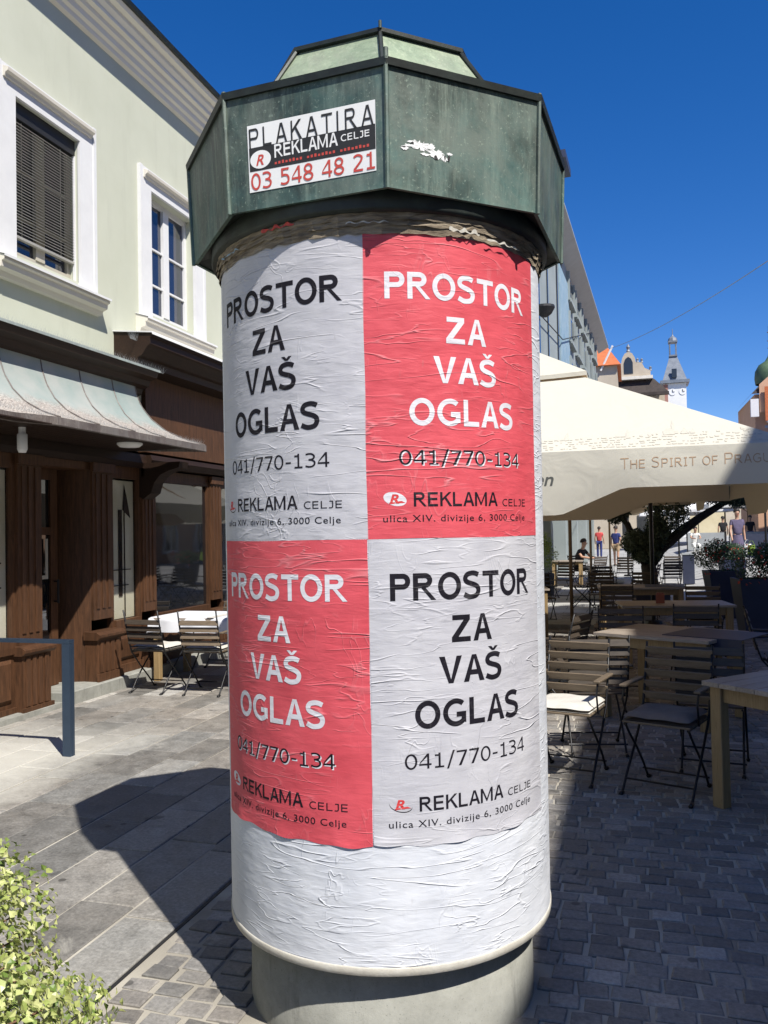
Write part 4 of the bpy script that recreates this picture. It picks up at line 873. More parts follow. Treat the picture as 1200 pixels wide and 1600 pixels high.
# ------------------------------------------------------------------ houses along the right side of the street (the near one throws the big shade)
def row_house(name, label, x0, x1, y0, y1, hgt, wall, roof, winz, ystep, cat='house', face=-1, overhang=.35, ww=.5):
    t = thing(name, label, cat, ((x0+x1)/2, (y0+y1)/2, 0)); ox, oy = (x0+x1)/2, (y0+y1)/2
    def rb(b, nm, mat, par=None): b.v = [(x-ox, y-oy, z) for x, y, z in b.v]; return b.obj(nm, M[mat], par or t)
    b = MB(); b.box(x0, x1, y0, y1, 0, hgt); rb(b, 'wall', wall)
    b = MB(); b.box(x0-overhang, x1+.0, y0-.1, y1+.1, hgt+.002, hgt+.16); rb(b, 'eaves', 'cornice')
    xm = (x0+x1)/2; b = MB(); b.prism([(x0-overhang*.6, hgt+.163), (xm, hgt+.163+(x1-x0)*.0), (x1, hgt+.163), (x1, hgt+.9), (xm, hgt+1.0)], y0, y1); rb(b, 'roof', roof)
    for z0, z1 in winz:
        y = y0+ystep*.5
        while y < y1-.6:
            w_ = link('window', None, t)
            b = MB(); b.box(x0-.05, x0-.004, y-ww-.12, y-ww, z0-.1, z1+.12).box(x0-.05, x0-.004, y+ww, y+ww+.12, z0-.1, z1+.12).box(x0-.05, x0-.004, y-ww, y+ww, z1, z1+.12).box(x0-.08, x0-.004, y-ww, y+ww, z0-.1, z0).box(x0-.03, x0-.004, y-.03, y+.03, z0, z1)
            rb(b, 'frame', 'trim_white', w_)
            b = MB(); b.box(x0-.018, x0-.003, y-ww, y-.03, z0, z1).box(x0-.018, x0-.003, y+.03, y+ww, z0, z1); rb(b, 'pane', 'dark_window', w_); y += ystep
    return t
row_house('ochre_house', 'ochre three-storey house facing the advertising column across the street', 6.0, 14, -14, 17.5, 10.42, 'ochre', 'tile_red', [(.6, 2.6), (4.0, 5.7), (7.3, 9.0)], 2.4)
row_house('salmon_house', 'salmon coloured house further along the right side of the street', 9.6, 17, 30, 57, 8.2, 'salmon', 'tile_red', [(1, 2.6), (4.4, 6.2)], 3.0)

# ------------------------------------------------------------------ the far end of the street
def tobj(t, b, nm, mat, par=None, smooth=False):
    l = t.location; b.v = [(x-l.x, y-l.y, z-l.z) for x, y, z in b.v]; return b.obj(nm, M[mat], par or t, smooth)
# pale grey building beyond the column
g0 = Vector((-2.72, 24.0)); gd = Vector((0.0374, 0.9993)); gn = Vector((0.9993, -0.0374))
grey = thing('grey_building', 'tall pale grey building with a deep flat eave rising behind the cream parasol', 'building', (-2.72, 24, 0))
def GP(a, o, z): p = g0+gd*a+gn*o; return (p.x, p.y, z)
def gbox(b, a0, a1, o0, o1, z0, z1): vs = [GP(a, o, z) for z in (z0, z1) for a, o in ((a0, o0), (a1, o0), (a1, o1), (a0, o1))]; return b.add(vs, [(0, 3, 2, 1), (4, 5, 6, 7), (0, 1, 5, 4), (1, 2, 6, 5), (2, 3, 7, 6), (3, 0, 4, 7)])
b = MB(); gbox(b, 0, 26.6, -8, 0, 3.2, 12.6); gbox(b, 0, 26.6, -8, -2.5, 0, 3.2); tobj(grey, b, 'wall', 'grey_wall')
b = MB(); gbox(b, -.8, 29.2, -9, .62, 12.95, 13.02); vs = [GP(-.8, 0, 12.6), GP(29.2, 0, 12.6), GP(29.2, .62, 12.948), GP(-.8, .62, 12.948)]; b.add(vs, [(0, 1, 2, 3)]); tobj(grey, b, 'eave', 'grey_metal')
b = MB(); gbox(b, 2.6, 4.2, -.3, .95, 13.5, 13.75); gbox(b, 3.0, 3.3, -.2, .55, 12.9, 13.5); tobj(grey, b, 'roof_bracket', 'planter')
b = MB(); gbox(b, 4.6, 4.75, .003, .04, 3.3, 12.5); gbox(b, 7.4, 7.55, .003, .05, 3.3, 12.5); gbox(b, 9.0, 9.1, .003, .04, 3.3, 12.5); gbox(b, 2.2, 2.5, .003, .05, 3.3, 12.5); gp = tobj(grey, b, 'facade_joint', 'dark_window'); gp['kind'] = 'stuff'
b = MB(); gbox(b, 8.2, 11.4, .006, .06, 3.4, 11.9); tobj(grey, b, 'blue_banner', 'blue_board')
for a0 in (11.2, 14.2, 17.4, 20.6, 23.8):
    for z0, z1 in ((11.35, 12.35), (9.6, 10.7), (7.6, 8.8), (5.2, 6.6)):
        wn = link('window', None, grey)
        b = MB(); gbox(b, a0, a0+2.0, .02, .05, z0, z1); tobj(grey, b, 'pane', 'dark_window', wn)
        b = MB(); gbox(b, a0-.12, a0, .003, .14, z0-.1, z1+.1); gbox(b, a0+2.0, a0+2.12, .003, .14, z0-.1, z1+.1); gbox(b, a0, a0+2, .003, .18, z0-.15, z0); tobj(grey, b, 'frame', 'grey_wall', wn)
b = MB(); c = GP(1.2, .36, 9.0); b.tube([(c[0]-.5, c[1], 8.5), (c[0], c[1], 8.45)], .03, 6).lathe([(0, 8.45), (.30, 8.43), (.31, 8.36), (.22, 8.20), (.10, 8.10), (0, 8.08)], 16, c[0], c[1]); tobj(grey, b, 'wall_lamp', 'flat_black')
b = MB(); b.tube([GP(1.0, .12, 8.3), GP(8, .14, 8.9), GP(15, .14, 10.6), GP(22, .14, 12.3)], .02, 5); tobj(grey, b, 'cable', 'flat_black')
for k in range(6):
    b = MB(); gbox(b, k*4.4, k*4.4+.6, -.5, -.02, 0, 3.2); tobj(grey, b, 'pier', 'grey_wall')
b = MB(); gbox(b, .6, 26, -2.49, -2.44, 0.1, 3.1); tobj(grey, b, 'shop_glazing', 'dark_window')
# orange roof behind it
t = thing('tiled_house', 'house with an orange tiled roof peeking past the grey building', 'house', (-3.5, 72, 0))
b = MB(); b.box(-8, -.7, 70, 78, 0, 15.0); tobj(t, b, 'wall', 'beige')
b = MB(); b.add([(-8.5, 69.6, 15.0), (-.4, 69.6, 15.0), (-2.2, 73.5, 18.3), (-8.5, 73.5, 18.3), (-.4, 78, 15.0), (-8.5, 78, 15.0)], [(0, 1, 2, 3), (1, 4, 2), (4, 5, 3, 2), (0, 3, 5), (0, 5, 4, 1)]); tobj(t, b, 'roof', 'tile_red')
b = MB(); b.tube([(-2.0, 69.8, 14.6), (-1.0, 69.8, 16.6)], .09, 6); tobj(t, b, 'verge_board', 'trim_white')
# house with the curved gable
t = thing('gabled_house', 'old beige house with a curved ornamental gable over a dark roof', 'house', (1.2, 86, 0))
b = MB(); b.box(-3.5, 3.6, 86, 96, 0, 14.9); tobj(t, b, 'wall', 'beige')
gp = [(-1.25, 16.6), (2.3, 16.6), (2.3, 17.1), (1.75, 17.4), (1.5, 17.95), (.95, 18.0), (.85, 18.5), (.6, 18.95), (.25, 19.1), (-.1, 18.95), (-.35, 18.5), (-.45, 18.0), (-1.25, 17.5)]
b = MB(); b.prism([(p[0], p[1]) for p in gp], 0, 1) if False else b.add([(x, 85, z) for x, z in gp]+[(x, 85.4, z) for x, z in gp], [tuple(range(13))[::-1], tuple(range(13, 26))]+[(i, (i+1) % 13, 13+(i+1) % 13, 13+i) for i in range(13)]); tobj(t, b, 'gable', 'beige')
b = MB(); b.add([(x, 84.96, z) for x, z in ((-.2, 16.9), (.65, 16.9), (.65, 18.0), (.5, 18.4), (.22, 18.6), (-.05, 18.4), (-.2, 18.0))], [tuple(range(7))]); tobj(t, b, 'gable_window', 'dark_window')
b = MB(); b.lathe([(0, 19.1), (.22, 19.15), (.12, 19.35), (.2, 19.6), (0, 19.95)], 8, .25, 85.2); tobj(t, b, 'finial', 'slate')
for q in ((1.5, 17.95), (2.3, 17.1), (1.1, 18.0)):
    b = MB(); b.lathe([(0, q[1]), (.16, q[1]+.02), (.1, q[1]+.2), (.15, q[1]+.32), (0, q[1]+.5)], 8, q[0], 85.2); tobj(t, b, 'urn', 'slate')
b = MB(); b.box(-1.6, 2.5, 84.7, 85.5, 16.3, 16.598); tobj(t, b, 'gable_ledge', 'cornice')
b = MB(); b.add([(-3.9, 84.6, 14.9), (3.9, 84.6, 14.9), (2.6, 88, 16.35), (-2.5, 88, 16.35), (2.6, 85.4, 16.35), (-1.8, 85.4, 16.35)], [(0, 1, 4, 5), (1, 2, 4), (5, 4, 2, 3)]); b.box(-4, 3.95, 84.4, 85.0, 14.6, 14.88); tobj(t, b, 'roof', 'dark_roof')
for k in range(3):
    for z0 in (1.0, 4.6, 8.2, 11.6):
        wn = link('window', None, t); b = MB(); b.box(-2.9+k*1.8, -1.9+k*1.8, 85.93, 85.99, z0, z0+1.9); tobj(t, b, 'pane', 'dark_window', wn)
# clock tower
t = thing('clock_tower', 'slim white clock tower with a grey slate spire', 'tower', (5.9, 112, 0))
b = MB(); b.box(4.5, 7.2, 110, 113, 0, 19.8); tobj(t, b, 'shaft', 'white_wall')
b = MB(); b.box(4.46, 5.0, 109.9, 109.98, 14, 19.7); tobj(t, b, 'side_strip', 'pinkbrown')
b = MB(); b.box(4.1, 7.6, 109.6, 113.4, 19.82, 20.2); tobj(t, b, 'cornice', 'slate')
b = MB(); b.add([(4.4, 109.9, 20.2), (7.3, 109.9, 20.2), (7.3, 113.1, 20.2), (4.4, 113.1, 20.2), (5.35, 111, 23.4), (6.25, 111, 23.4), (6.25, 112, 23.4), (5.35, 112, 23.4)], [(0, 1, 5, 4), (1, 2, 6, 5), (2, 3, 7, 6), (3, 0, 4, 7)]); tobj(t, b, 'spire', 'slate')
b = MB(); b.box(5.3, 6.3, 110.8, 112.1, 23.4, 23.6)
for x_ in (5.35, 6.1):
    for y_ in (110.9, 111.9): b.box(x_, x_+.14, y_, y_+.14, 23.6, 25.2)
b.box(5.25, 6.35, 110.8, 112.1, 25.2, 25.4).lathe([(.6, 25.4), (.5, 25.8), (.15, 26.1), (.05, 26.3), (.04, 27.0), (0, 27.05)], 8, 5.8, 111.45); tobj(t, b, 'lantern', 'slate')
b = MB(); b.box(5.5, 6.1, 109.75, 109.97, 20.5, 21.6); tobj(t, b, 'dormer', 'dark_window')
for cx_ in (5.55, 6.75):
    b = MB(); vf = ellipse2d(cx_, 18.7, .42, .42, 20); b.add([(x, 109.94, z) for x, z in vf[0]], vf[1]); cl = tobj(t, b, 'clock_face', 'flat_white')
    b = MB(); b.box(cx_-.03, cx_+.03, 109.88, 109.9, 18.7, 19.0).box(cx_, cx_+.25, 109.88, 109.9, 18.67, 18.73)
    tobj(t, b, 'clock_hands', 'flat_black', cl)
# domed corner house on the right
t = thing('domed_house', 'salmon corner house with a small green dome and spike at the right edge', 'house', (10, 63, 0))
b = MB(); b.box(8.35, 16, 61, 70, 0, 10.6); tobj(t, b, 'wall', 'salmon')
b = MB(); b.add([(8.1, 60.7, 10.6), (16, 60.7, 10.6), (16, 62, 15.5), (11.8, 62, 14.6)], [(0, 1, 2, 3)]); b.add([(8.1, 60.7, 10.6), (11.8, 62, 14.6), (11.8, 70, 14.6), (8.1, 70, 10.6)], [(0, 1, 2, 3)]); tobj(t, b, 'roof', 'dark_roof')
b = MB(); b.add([(8.6, 60.6, 9.3), (12, 60.6, 9.3), (12, 60.6, 13.2), (9.4, 60.6, 11.9), (8.6, 60.6, 11.2)], [(0, 1, 2, 3, 4)]); tobj(t, b, 'gable', 'salmon')
b = MB(); b.box(9.0, 9.3, 60.4, 60.58, 8.6, 10.6).box(8.0, 8.5, 60.3, 60.58, 9.0, 10.2); tobj(t, b, 'gable_trim', 'trim_white')
b = MB(); b.box(8.9, 11, 60.35, 60.42, 8.7, 11.0); tobj(t, b, 'tiled_front', 'tile_red')
b = MB(); b.lathe([(.95, 11.4), (1.0, 11.8), (.95, 12.3), (.7, 12.75), (.3, 13.0), (.12, 13.3), (.05, 13.6), (.04, 15.4), (0, 15.5)], 16, 9.5, 62); tobj(t, b, 'dome', 'dome_green', None, True)
for z_ in (13.9, 14.4, 15.0):
    b = MB(); b.lathe([(0, z_-.1), (.13, z_), (0, z_+.1)], 8, 9.5, 62); tobj(t, b, 'spike_ball', 'slate')
# houses closing the view at eye level
row = [(-20, -8, 12, 'white_wall'), (7.3, 12, 10, 'ochre'), (12.2, 24, 12, 'beige'), (24.3, 40, 11, 'white_wall'), (-40, -20.2, 13, 'beige')]
for i, (x0, x1, h_, mt) in enumerate(row):
    t = thing('distant_house', ['plain white house far off behind the grey building', 'ochre house beside the foot of the clock tower', 'beige house far off right of the clock tower', 'white house at the far right end of the square', 'beige house far off at the far left'][i], 'house', ((x0+x1)/2, 120, 0), 0, 'houses closing the far end of the square')
    b = MB(); b.box(x0, x1, 118, 126, 0, h_); tobj(t, b, 'wall', mt); b = MB(); b.prism([(118-.4, h_+.01), (126.4, h_+.01), (122, h_+3)], x0-.2, x1+.2, 'x'); tobj(t, b, 'roof', 'tile_red')
# string of cable over the street
b = MB(); A, B_ = Vector((-.9, 50, 12.2)), Vector((6.3, 12.0, 8.2)); pts = []
for k in range(25): f = k/24; p = A.lerp(B_, f); p.z -= 1.0*4*f*(1-f)*.6; pts.append(p)
b.tube(pts, .013, 5); cbl = b.obj('overhead_cable', M['grey_wall']); tag(cbl, 'thin pale cable strung high across the street against the sky', 'cable')

# ------------------------------------------------------------------ parasols
def lobe_z(s, dz_edge, dz_lobe, c0, c1):          # hem depth along one side, s from 0 to 1
    def sm(t): t = max(0, min(1, t)); return t
    return dz_edge+(dz_lobe-dz_edge)*min(sm((s-c0+.11)/.11), sm((c1+.11-s)/.11))
def parasol(name, label, cx, cy, wx, wy, z_eave, z_apex, mat, group, edge=.33, lobe=.55, lob=(.30, .60), lift=0.0):
    t = thing(name, label, 'parasol', (cx, cy, 0), 0, group)
    C4 = [(-wx, -wy), (wx, -wy), (wx, wy), (-wx, wy)]; capf = .29
    for k in range(4):
        A, B_ = C4[k], C4[(k+1) % 4]; b = MB()
        def fn(i, j):
            f = 1-j*(1-capf*.55); x = (A[0]*(1-i)+B_[0]*i)*f; y = (A[1]*(1-i)+B_[1]*i)*f
            z = z_eave+(z_apex-z_eave)*(1-f)+ .0 - .06*math.sin(PI*i)*math.sin(PI*min(1, j*1.05)) - .03*math.sin(PI*(1-j))*(0)
            return (x, y, z)
        b.grid(fn, 20, 14); b.obj('canopy_panel', M[mat], t, True)
        b = MB()
        def fv(i, j):
            d = lobe_z(i, edge, lobe, *lob)*j; x = A[0]*(1-i)+B_[0]*i; y = A[1]*(1-i)+B_[1]*i; n = Vector((B_[1]-A[1], -(B_[0]-A[0]), 0)).normalized()
            o = .012*math.sin(i*26+k)*j+.012*j*math.sin(i*9+2*k)+.010*math.sin(PI*j)
            return (x+n.x*o, y+n.y*o, z_eave-.06*0-d)
        b.grid(fv, 70, 8); b.obj('valance', M[mat], t, True)
    for k in range(4):                           # vent cap
        A, B_ = C4[k], C4[(k+1) % 4]; b = MB(); zc_ = z_eave+(z_apex-z_eave)*(1-capf)+.075
        b.grid(lambda i, j: ((A[0]*(1-i)+B_[0]*i)*capf*(1-j), (A[1]*(1-i)+B_[1]*i)*capf*(1-j), zc_+(z_apex+.14-zc_)*j-.02*math.sin(PI*i)*(1-j)), 8, 6)
        b.grid(lambda i, j: ((A[0]*(1-i)+B_[0]*i)*capf, (A[1]*(1-i)+B_[1]*i)*capf, zc_-.02*math.sin(PI*i)-.045*j), 8, 1); b.obj('vent_cap', M[mat], t)
    b = MB(); b.tube([(0, 0, .08), (0, 0, z_apex+.12)], .03, 12); b.obj('pole', M['pole_wood'], t, True)
    for (x, y) in [(-wx, -wy), (wx, -wy), (wx, wy), (-wx, wy), (0, -wy), (wx, 0), (0, wy), (-wx, 0)]:
        b = MB(); b.tube([(0, 0, z_apex-.03), (x*.99, y*.99, z_eave-.03)], .014, 5); b.obj('rib', M['pole_wood'], t)
        b = MB(); b.tube([(0, 0, 2.0), (x*.5, y*.5, z_eave+(z_apex-z_eave)*.5-.05)], .012, 5); b.obj('strut', M['pole_wood'], t)
    b = MB(); b.box(-.4, .4, -.4, .4, 0.0, .075); b.obj('base', M['concrete'], t)
    return t
PAR = parasol('parasol', 'large cream parasol nearest the column with brown lettering on its valance', 0.1-1.2, 9.68, 2.4, 2.4, 2.35, 3.66, 'canvas', 'parasols over the cafe terrace', .33, .55, (.33, .61))
def pf(x, z, out):
    i = (x+1.1+2.4)/4.8; d = lobe_z(i, .33, .55, .33, .61); j = max(0, (2.35-z)/d)
    return (x+1.1, -2.4-(.012*math.sin(i*26)*j+.012*j*math.sin(i*9)+.010*math.sin(PI*j))-out, z)
pv_ = [c for c in KIDS(PAR) if c.name.startswith('valance')][0]; pc_ = [c for c in KIDS(PAR) if c.name.startswith('canopy_panel')][0]
caps_obj('lettering', caps2d('THE SPIRIT OF PRAGUE', -.065, 1.16, 2.178, .092, .085, 0, [1, .8, .8, .8, 1, .8, .8, .8, .8, .8, .8, .8, .8, .8, 1, .8, .8, .8, .8, .8], .14), lambda x, z, e: pf(x, z+.012*(x+.065), .0022+e*3), M['gold_print'], pv_)
flat2d('lettering', text2d('Staropramen', -1.52, -.625, 2.06, .11, .012, 1.0, .25, cut=.02), lambda x, z: pf(x, z, .0025), M['dark_print'], pv_)
# skyline print on the canopy
rs = random.Random(21); sk = MB()
def onroof(x, s):                                  # s: metres up the slope from the eave
    j = s/2.4; f = 1-j*(1-.29*.55); z = 2.35+(3.66-2.35)*(1-f); xx = x; i = (xx/(2.4*f)+1)/2 if f else .5
    z -= .06*math.sin(PI*max(0, min(1, i)))*math.sin(PI*min(1, j*1.05)); return (x, -2.4*f-.0012, z+.0035)
def prect(x0, x1, s0, s1):
    n = max(1, int((s1-s0)/.06)); sk.grid(lambda i, j: onroof(x0+(x1-x0)*i, s0+(s1-s0)*j), 1, n)
for row in range(5):
    x = -1.0
    while x < 2.25:
        w_ = rs.uniform(.008, .045); s0 = .05+row*.065+rs.uniform(-.012, .012); hh = rs.uniform(.008, .040)*(1.5 if row == 4 else 1)
        if rs.random() < .72: prect(x, x+w_, s0, s0+hh)
        x += w_+rs.uniform(.004, .022)
X0 = 1.1                                           # the print in parasol coordinates; towers of the printed skyline
for (xx, w_, h_) in ((-.53, .03, .56), (-.60, .012, .40), (.0, .030, .52), (.0, .05, .34), (.38, .022, .66), (.34, .09, .50), (.47, .05, .46), (.54, .03, .42), (-.85, .05, .38), (-.92, .03, .42), (.12, .02, .36), (.18, .02, .36), (.95, .03, .34), (-.1, .015, .38)):
    xx += X0; prect(xx-w_/2, xx+w_/2, .30, h_*.8); sk.add([onroof(xx-w_/2, h_*.8), onroof(xx+w_/2, h_*.8), onroof(xx, h_)], [(0, 1, 2)])
o = sk.obj('skyline_print', M['canvas_print2'], pc_, fix=False); o['kind'] = 'stuff'
parasol('parasol', 'second parasol of the row, half hidden behind the large cream one', -1.0, 14.6, 2.1, 2.1, 2.30, 3.4, 'canvas', 'parasols over the cafe terrace', .20, .36)
parasol('parasol', 'third parasol of the row, seen under the hem of the nearer ones', -.93, 20.6, 2.1, 2.1, 2.35, 3.4, 'canvas', 'parasols over the cafe terrace', .22, .36)
parasol('parasol', 'last parasol of the row beyond the terrace tables', -.62, 26.6, 2.0, 2.0, 2.45, 3.5, 'canvas', 'parasols over the cafe terrace', .22, .36)
for i, (x, y) in enumerate(((6.3, 50), (8.9, 47), (4.6, 62), (2.9, 66))):
    t = parasol('parasol', ['white parasol of the far cafe near the dark blue screens', 'white parasol at the far right edge of the square', 'white parasol in the distance behind the walking woman', 'small white parasol in the distance beyond the olive tree'][i], x, y, 2.2, 2.2, 2.5, 3.6, 'flat_white', 'white parasols far across the square', .25, .25); t.location.z = rise(x, y)

# ------------------------------------------------------------------ cafe chairs and tables
def slat_box(w_, d, t, mat, parent, M_):
    b = MB(); b.box(-w_/2, w_/2, -d/2, d/2, -t/2, t/2, 0, None); me = bevel_me(b.mesh('slat', M[mat]), .0025, 1)
    o = link('slat', me, parent); o.matrix_local = M_; return o
def make_chair(name, label, group, wood_='chair_wood', cushion=None, arms=True, nback=5):
    t = thing(name, label, 'chair', (0, 0, 0), 0, group); W2 = .215
    lean = lambda z: -.185-(z-.45)*.26
    me_s = None
    for k in range(nback):                         # back slats, seat at 0.45, back to 0.88
        z = .555+k*.072; m = Matrix.Translation((0, lean(z), z)) @ Matrix.Rotation(R(90-14.5), 4, 'X')
        if me_s is None: o = slat_box(.44, .052, .013, wood_, t, m); me_s = o.data
        else: o = link('slat', me_s, t); o.matrix_local = m
    me_t = None
    for k in range(7):
        y = -.16+k*.058; m = Matrix.Translation((0, y, .455))
        if me_t is None: o = slat_box(.42, .046, .014, wood_, t, m); me_t = o.data
        else: o = link('slat', me_t, t); o.matrix_local = m
    for s in (-1, 1):
        x = s*W2
        b = MB(); b.tube([(x, lean(.90)-.0, .90), (x, lean(.60), .60), (x, -.17, .44), (x, -.02, .27), (x, .13, .12), (x, .205, .035), (x, .24, .004)], .0085, 6); b.tube([(x, .222, .012), (x, .262, .006)], .014, 6); b.obj('back_leg', M['iron'], t, True)
        x2 = x-s*.018
        b = MB(); b.tube([(x2, .20, .445), (x2, .13, .37), (x2, .0, .25), (x2, -.12, .12), (x2, -.185, .03), (x2, -.215, .004)], .0085, 6); b.tube([(x2, -.20, .012), (x2, -.24, .006)], .014, 6); b.obj('front_leg', M['iron'], t, True)
        b = MB(); b.tube([(x2, -.18, .440), (x2, .21, .440)], .008, 5); b.obj('seat_rail', M['iron'], t)
    for (y, z) in ((.165, .085), (-.155, .075), (lean(.50), .50)):
        b = MB(); b.tube([(-W2, y, z), (W2, y, z)], .0065, 5); b.obj('cross_bar', M['iron'], t)
    if arms:
        for s in (-1, 1):
            b = MB(); b.box(s*.235-.022, s*.235+.022, -.225, .13, .655, .672); link('armrest', bevel_me(b.mesh('armrest', M[wood_]), .004, 1), t)
            b = MB(); b.tube([(s*.235, .10, .655), (s*.235, .135, .58), (s*.23, .10, .50), (s*.218, .05, .445)], .007, 5); b.obj('arm_support', M['iron'], t)
    if cushion:
        b = MB(); rc = random.Random(len(COL.objects))
        def fc(i, j, top):
            x = (i-.5)*.42; y = (j-.5)*.40+.005; e = min(i, 1-i, j, 1-j); rr = min(1, e*7)**.5
            return (x*(1-.02*(1-rr)), y, .47+(top*(.018+.030*rr)+(.004*math.sin(x*31)*math.sin(y*27) if top > 0 else 0)))
        b.grid(lambda i, j: fc(i, j, 1), 16, 16).grid(lambda i, j: fc(i, j, -.1), 16, 16)
        o = b.obj('cushion', M[cushion], t, True)
    return t
GR = 'folding slatted chairs on the terrace'
ch_a = make_chair('folding_chair', 'slatted folding armchair with a brown cushion left of the bare table leg', GR, 'chair_wood', 'cushion_brown')
ch_b = make_chair('folding_chair', 'slatted armchair with a cream cushion standing right beside the column', GR, 'chair_wood', 'cushion_white')
ch_c = make_chair('folding_chair', 'dark slatted chair pushed with its back against the brown cushioned armchair', GR, 'chair_wood_dark', None)
def put(o, x, y, deg): o.location = (x, y, rise(x, y)); o.rotation_euler = (0, 0, R(deg)); return o
def mk(src, x, y, deg, label): c = copy_tree(src); c['label'] = label; return put(c, x, y, deg)
put(ch_a, .19, 5.60, 160); put(ch_b, -.44, 5.82, 167); put(ch_c, .52, 6.22, -8)
mk(ch_c, -.30, 6.52, 12, 'dark slatted chair turned to the terrace behind the cream cushioned armchair')
mk(ch_c, .60, 9.20, 3, 'slatted chair in front of the table that carries the red box')
mk(ch_c, -.13, 8.92, 3, 'dark slatted chair left of the one before the table with the red box')
mk(ch_a, .92, 11.7, 180, 'light slatted chair behind the table with the red box, its back to the planters')
mk(ch_c, -.72, 8.05, 70, 'dark slatted chair at the left end of the middle table')
mk(ch_c, 1.32, 8.5, -95, 'dark slatted chair at the right end of the middle table')
mk(ch_c, -.55, 15.9, 5, 'dark slatted chair just left of the olive trunk')
mk(ch_c, .25, 16.0, -4, 'dark slatted chair just right of the olive trunk')
mk(ch_c, -.2, 12.3, 0, 'dark slatted chair in front of the fourth table')
mk(ch_c, -2.35, 17.4, 20, 'dark slatted chair beside the seated person')
mk(ch_c, -1.6, 20.3, 160, 'dark slatted chair beyond the seated person')
mk(ch_c, -1.9, 12.4, 30, 'dark slatted chair glimpsed right of the column in front of the seated person')
mk(ch_c, -1.55, 15.0, -160, 'dark slatted chair between the parasol pole and the column')
for i, (x, y, d) in enumerate(((-2.0, 10.6, 190), (-1.7, 14.2, 175), (-.55, 17.8, 190), (-2.6, 19.4, 30), (-1.0, 18.2, 100))):
    mk(ch_c, x, y, d, ['dark slatted chair close behind the column in front of the sunlit table', 'dark slatted chair at the far side of the sunlit table beside the column', 'dark slatted chair behind the one left of the olive trunk', 'dark slatted chair beside the lime green bush', 'dark chair turned sideways near the third parasol pole'][i])
for i, (x, y, d) in enumerate(((.9, 21, 10), (-.2, 23.5, 170), (1.1, 24.5, 0), (-1.0, 24.5, 40), (.3, 19.0, 80))):
    mk(ch_c, x, y, d, ['far dark chair right of the olive tree', 'far dark chair facing the street behind the olive tree', 'far dark chair nearest the first planter', 'farthest dark chair left of the olive tree', 'dark chair turned sideways behind the olive trunk'][i])
def make_table(name, label, lx, ly, h=.75, group='wooden terrace tables', leg=.075, legmat='table_leg_wood'):
    t = thing(name, label, 'table', (0, 0, 0), 0, group)
    n = max(4, round(ly/.125)); w_ = ly/n
    for k in range(n):
        b = MB(); b.box(-lx/2, lx/2, -ly/2+k*w_+.0015, -ly/2+(k+1)*w_-.0015, h-.028, h); link('plank', bevel_me(b.mesh('plank', M['table_wood']), .002, 1), t)
    for sx in (-1, 1):
        for sy in (-1, 1):
            x, y = sx*(lx/2-.07), sy*(ly/2-.07); b = MB(); b.box(x-leg/2, x+leg/2, y-leg/2, y+leg/2, 0, h-.029); link('leg', bevel_me(b.mesh('leg', M[legmat]), .004, 1), t)
    for s in (-1, 1):
        b = MB(); b.box(-lx/2+.11, lx/2-.11, s*(ly/2-.07)-.012, s*(ly/2-.07)+.012, h-.12, h-.029); b.obj('apron', M[legmat], t)
        b = MB(); b.box(s*(lx/2-.07)-.012, s*(lx/2-.07)+.012, -ly/2+.11, ly/2-.11, h-.12, h-.029); b.obj('apron', M[legmat], t)
    return t
t1 = make_table('wooden_table', 'bare wooden table cut by the right edge of the picture, its light leg in front', .84, .84)
t1.location = (.98, 5.36, 0); t1.rotation_euler = (0, 0, R(47))
t2 = make_table('wooden_table', 'middle wooden table, turned slightly, with a brown top behind the armchairs', 1.05, .85); t2.location = (.32, 7.78, 0); t2.rotation_euler = (0, 0, R(-28))
t3 = make_table('wooden_table', 'long wooden table carrying the small red box', 1.3, .72); t3.location = (.48, 10.72, 0); t3.rotation_euler = (0, 0, R(8))
t4 = make_table('wooden_table', 'fourth wooden table in front of the olive tree', 1.3, .8); t4.location = (.12, 13.8, 0); t4.rotation_euler = (0, 0, R(4))
t5 = make_table('wooden_table', 'wooden table where the dark haired person sits', .9, .8); t5.location = (-1.80, 24.9, 0)
t6 = make_table('wooden_table', 'sunlit wooden table right beside the column behind the parasol pole', .9, .8); t6.location = (-1.75, 13.4, 0); t6.rotation_euler = (0, 0, R(12))
b = MB(); b.box(-.05, .05, -.035, .035, 0, .11).box(-.04, .04, -.03, .03, .111, .125); bx = b.obj('menu_box', M['rust_box']); bx.location = (.33, 10.70, .75); tag(bx, 'small rust red box standing on the long terrace table', 'box')
b = MB(); b.box(-.34, .34, -.3, .3, 0, .004).grid(lambda i, j: ((i-.5)*.68, -.302-.004*math.sin(i*20), -.16*j*(1-.4*i)), 12, 3); cl = b.obj('dark_runner', M['planter']); cl.location = (.68, 7.63, .7525); cl.rotation_euler = (0, 0, R(-28)); tag(cl, 'dark violet cloth lying over the right corner of the middle table', 'tablecloth')
b = MB(); b.box(-.3, .3, -.32, .32, 0, .004); cl = b.obj('dark_runner', M['planter']); cl.location = (.5, 13.8, .7525); tag(cl, 'dark cloth lying on the fourth table before the olive tree', 'tablecloth')

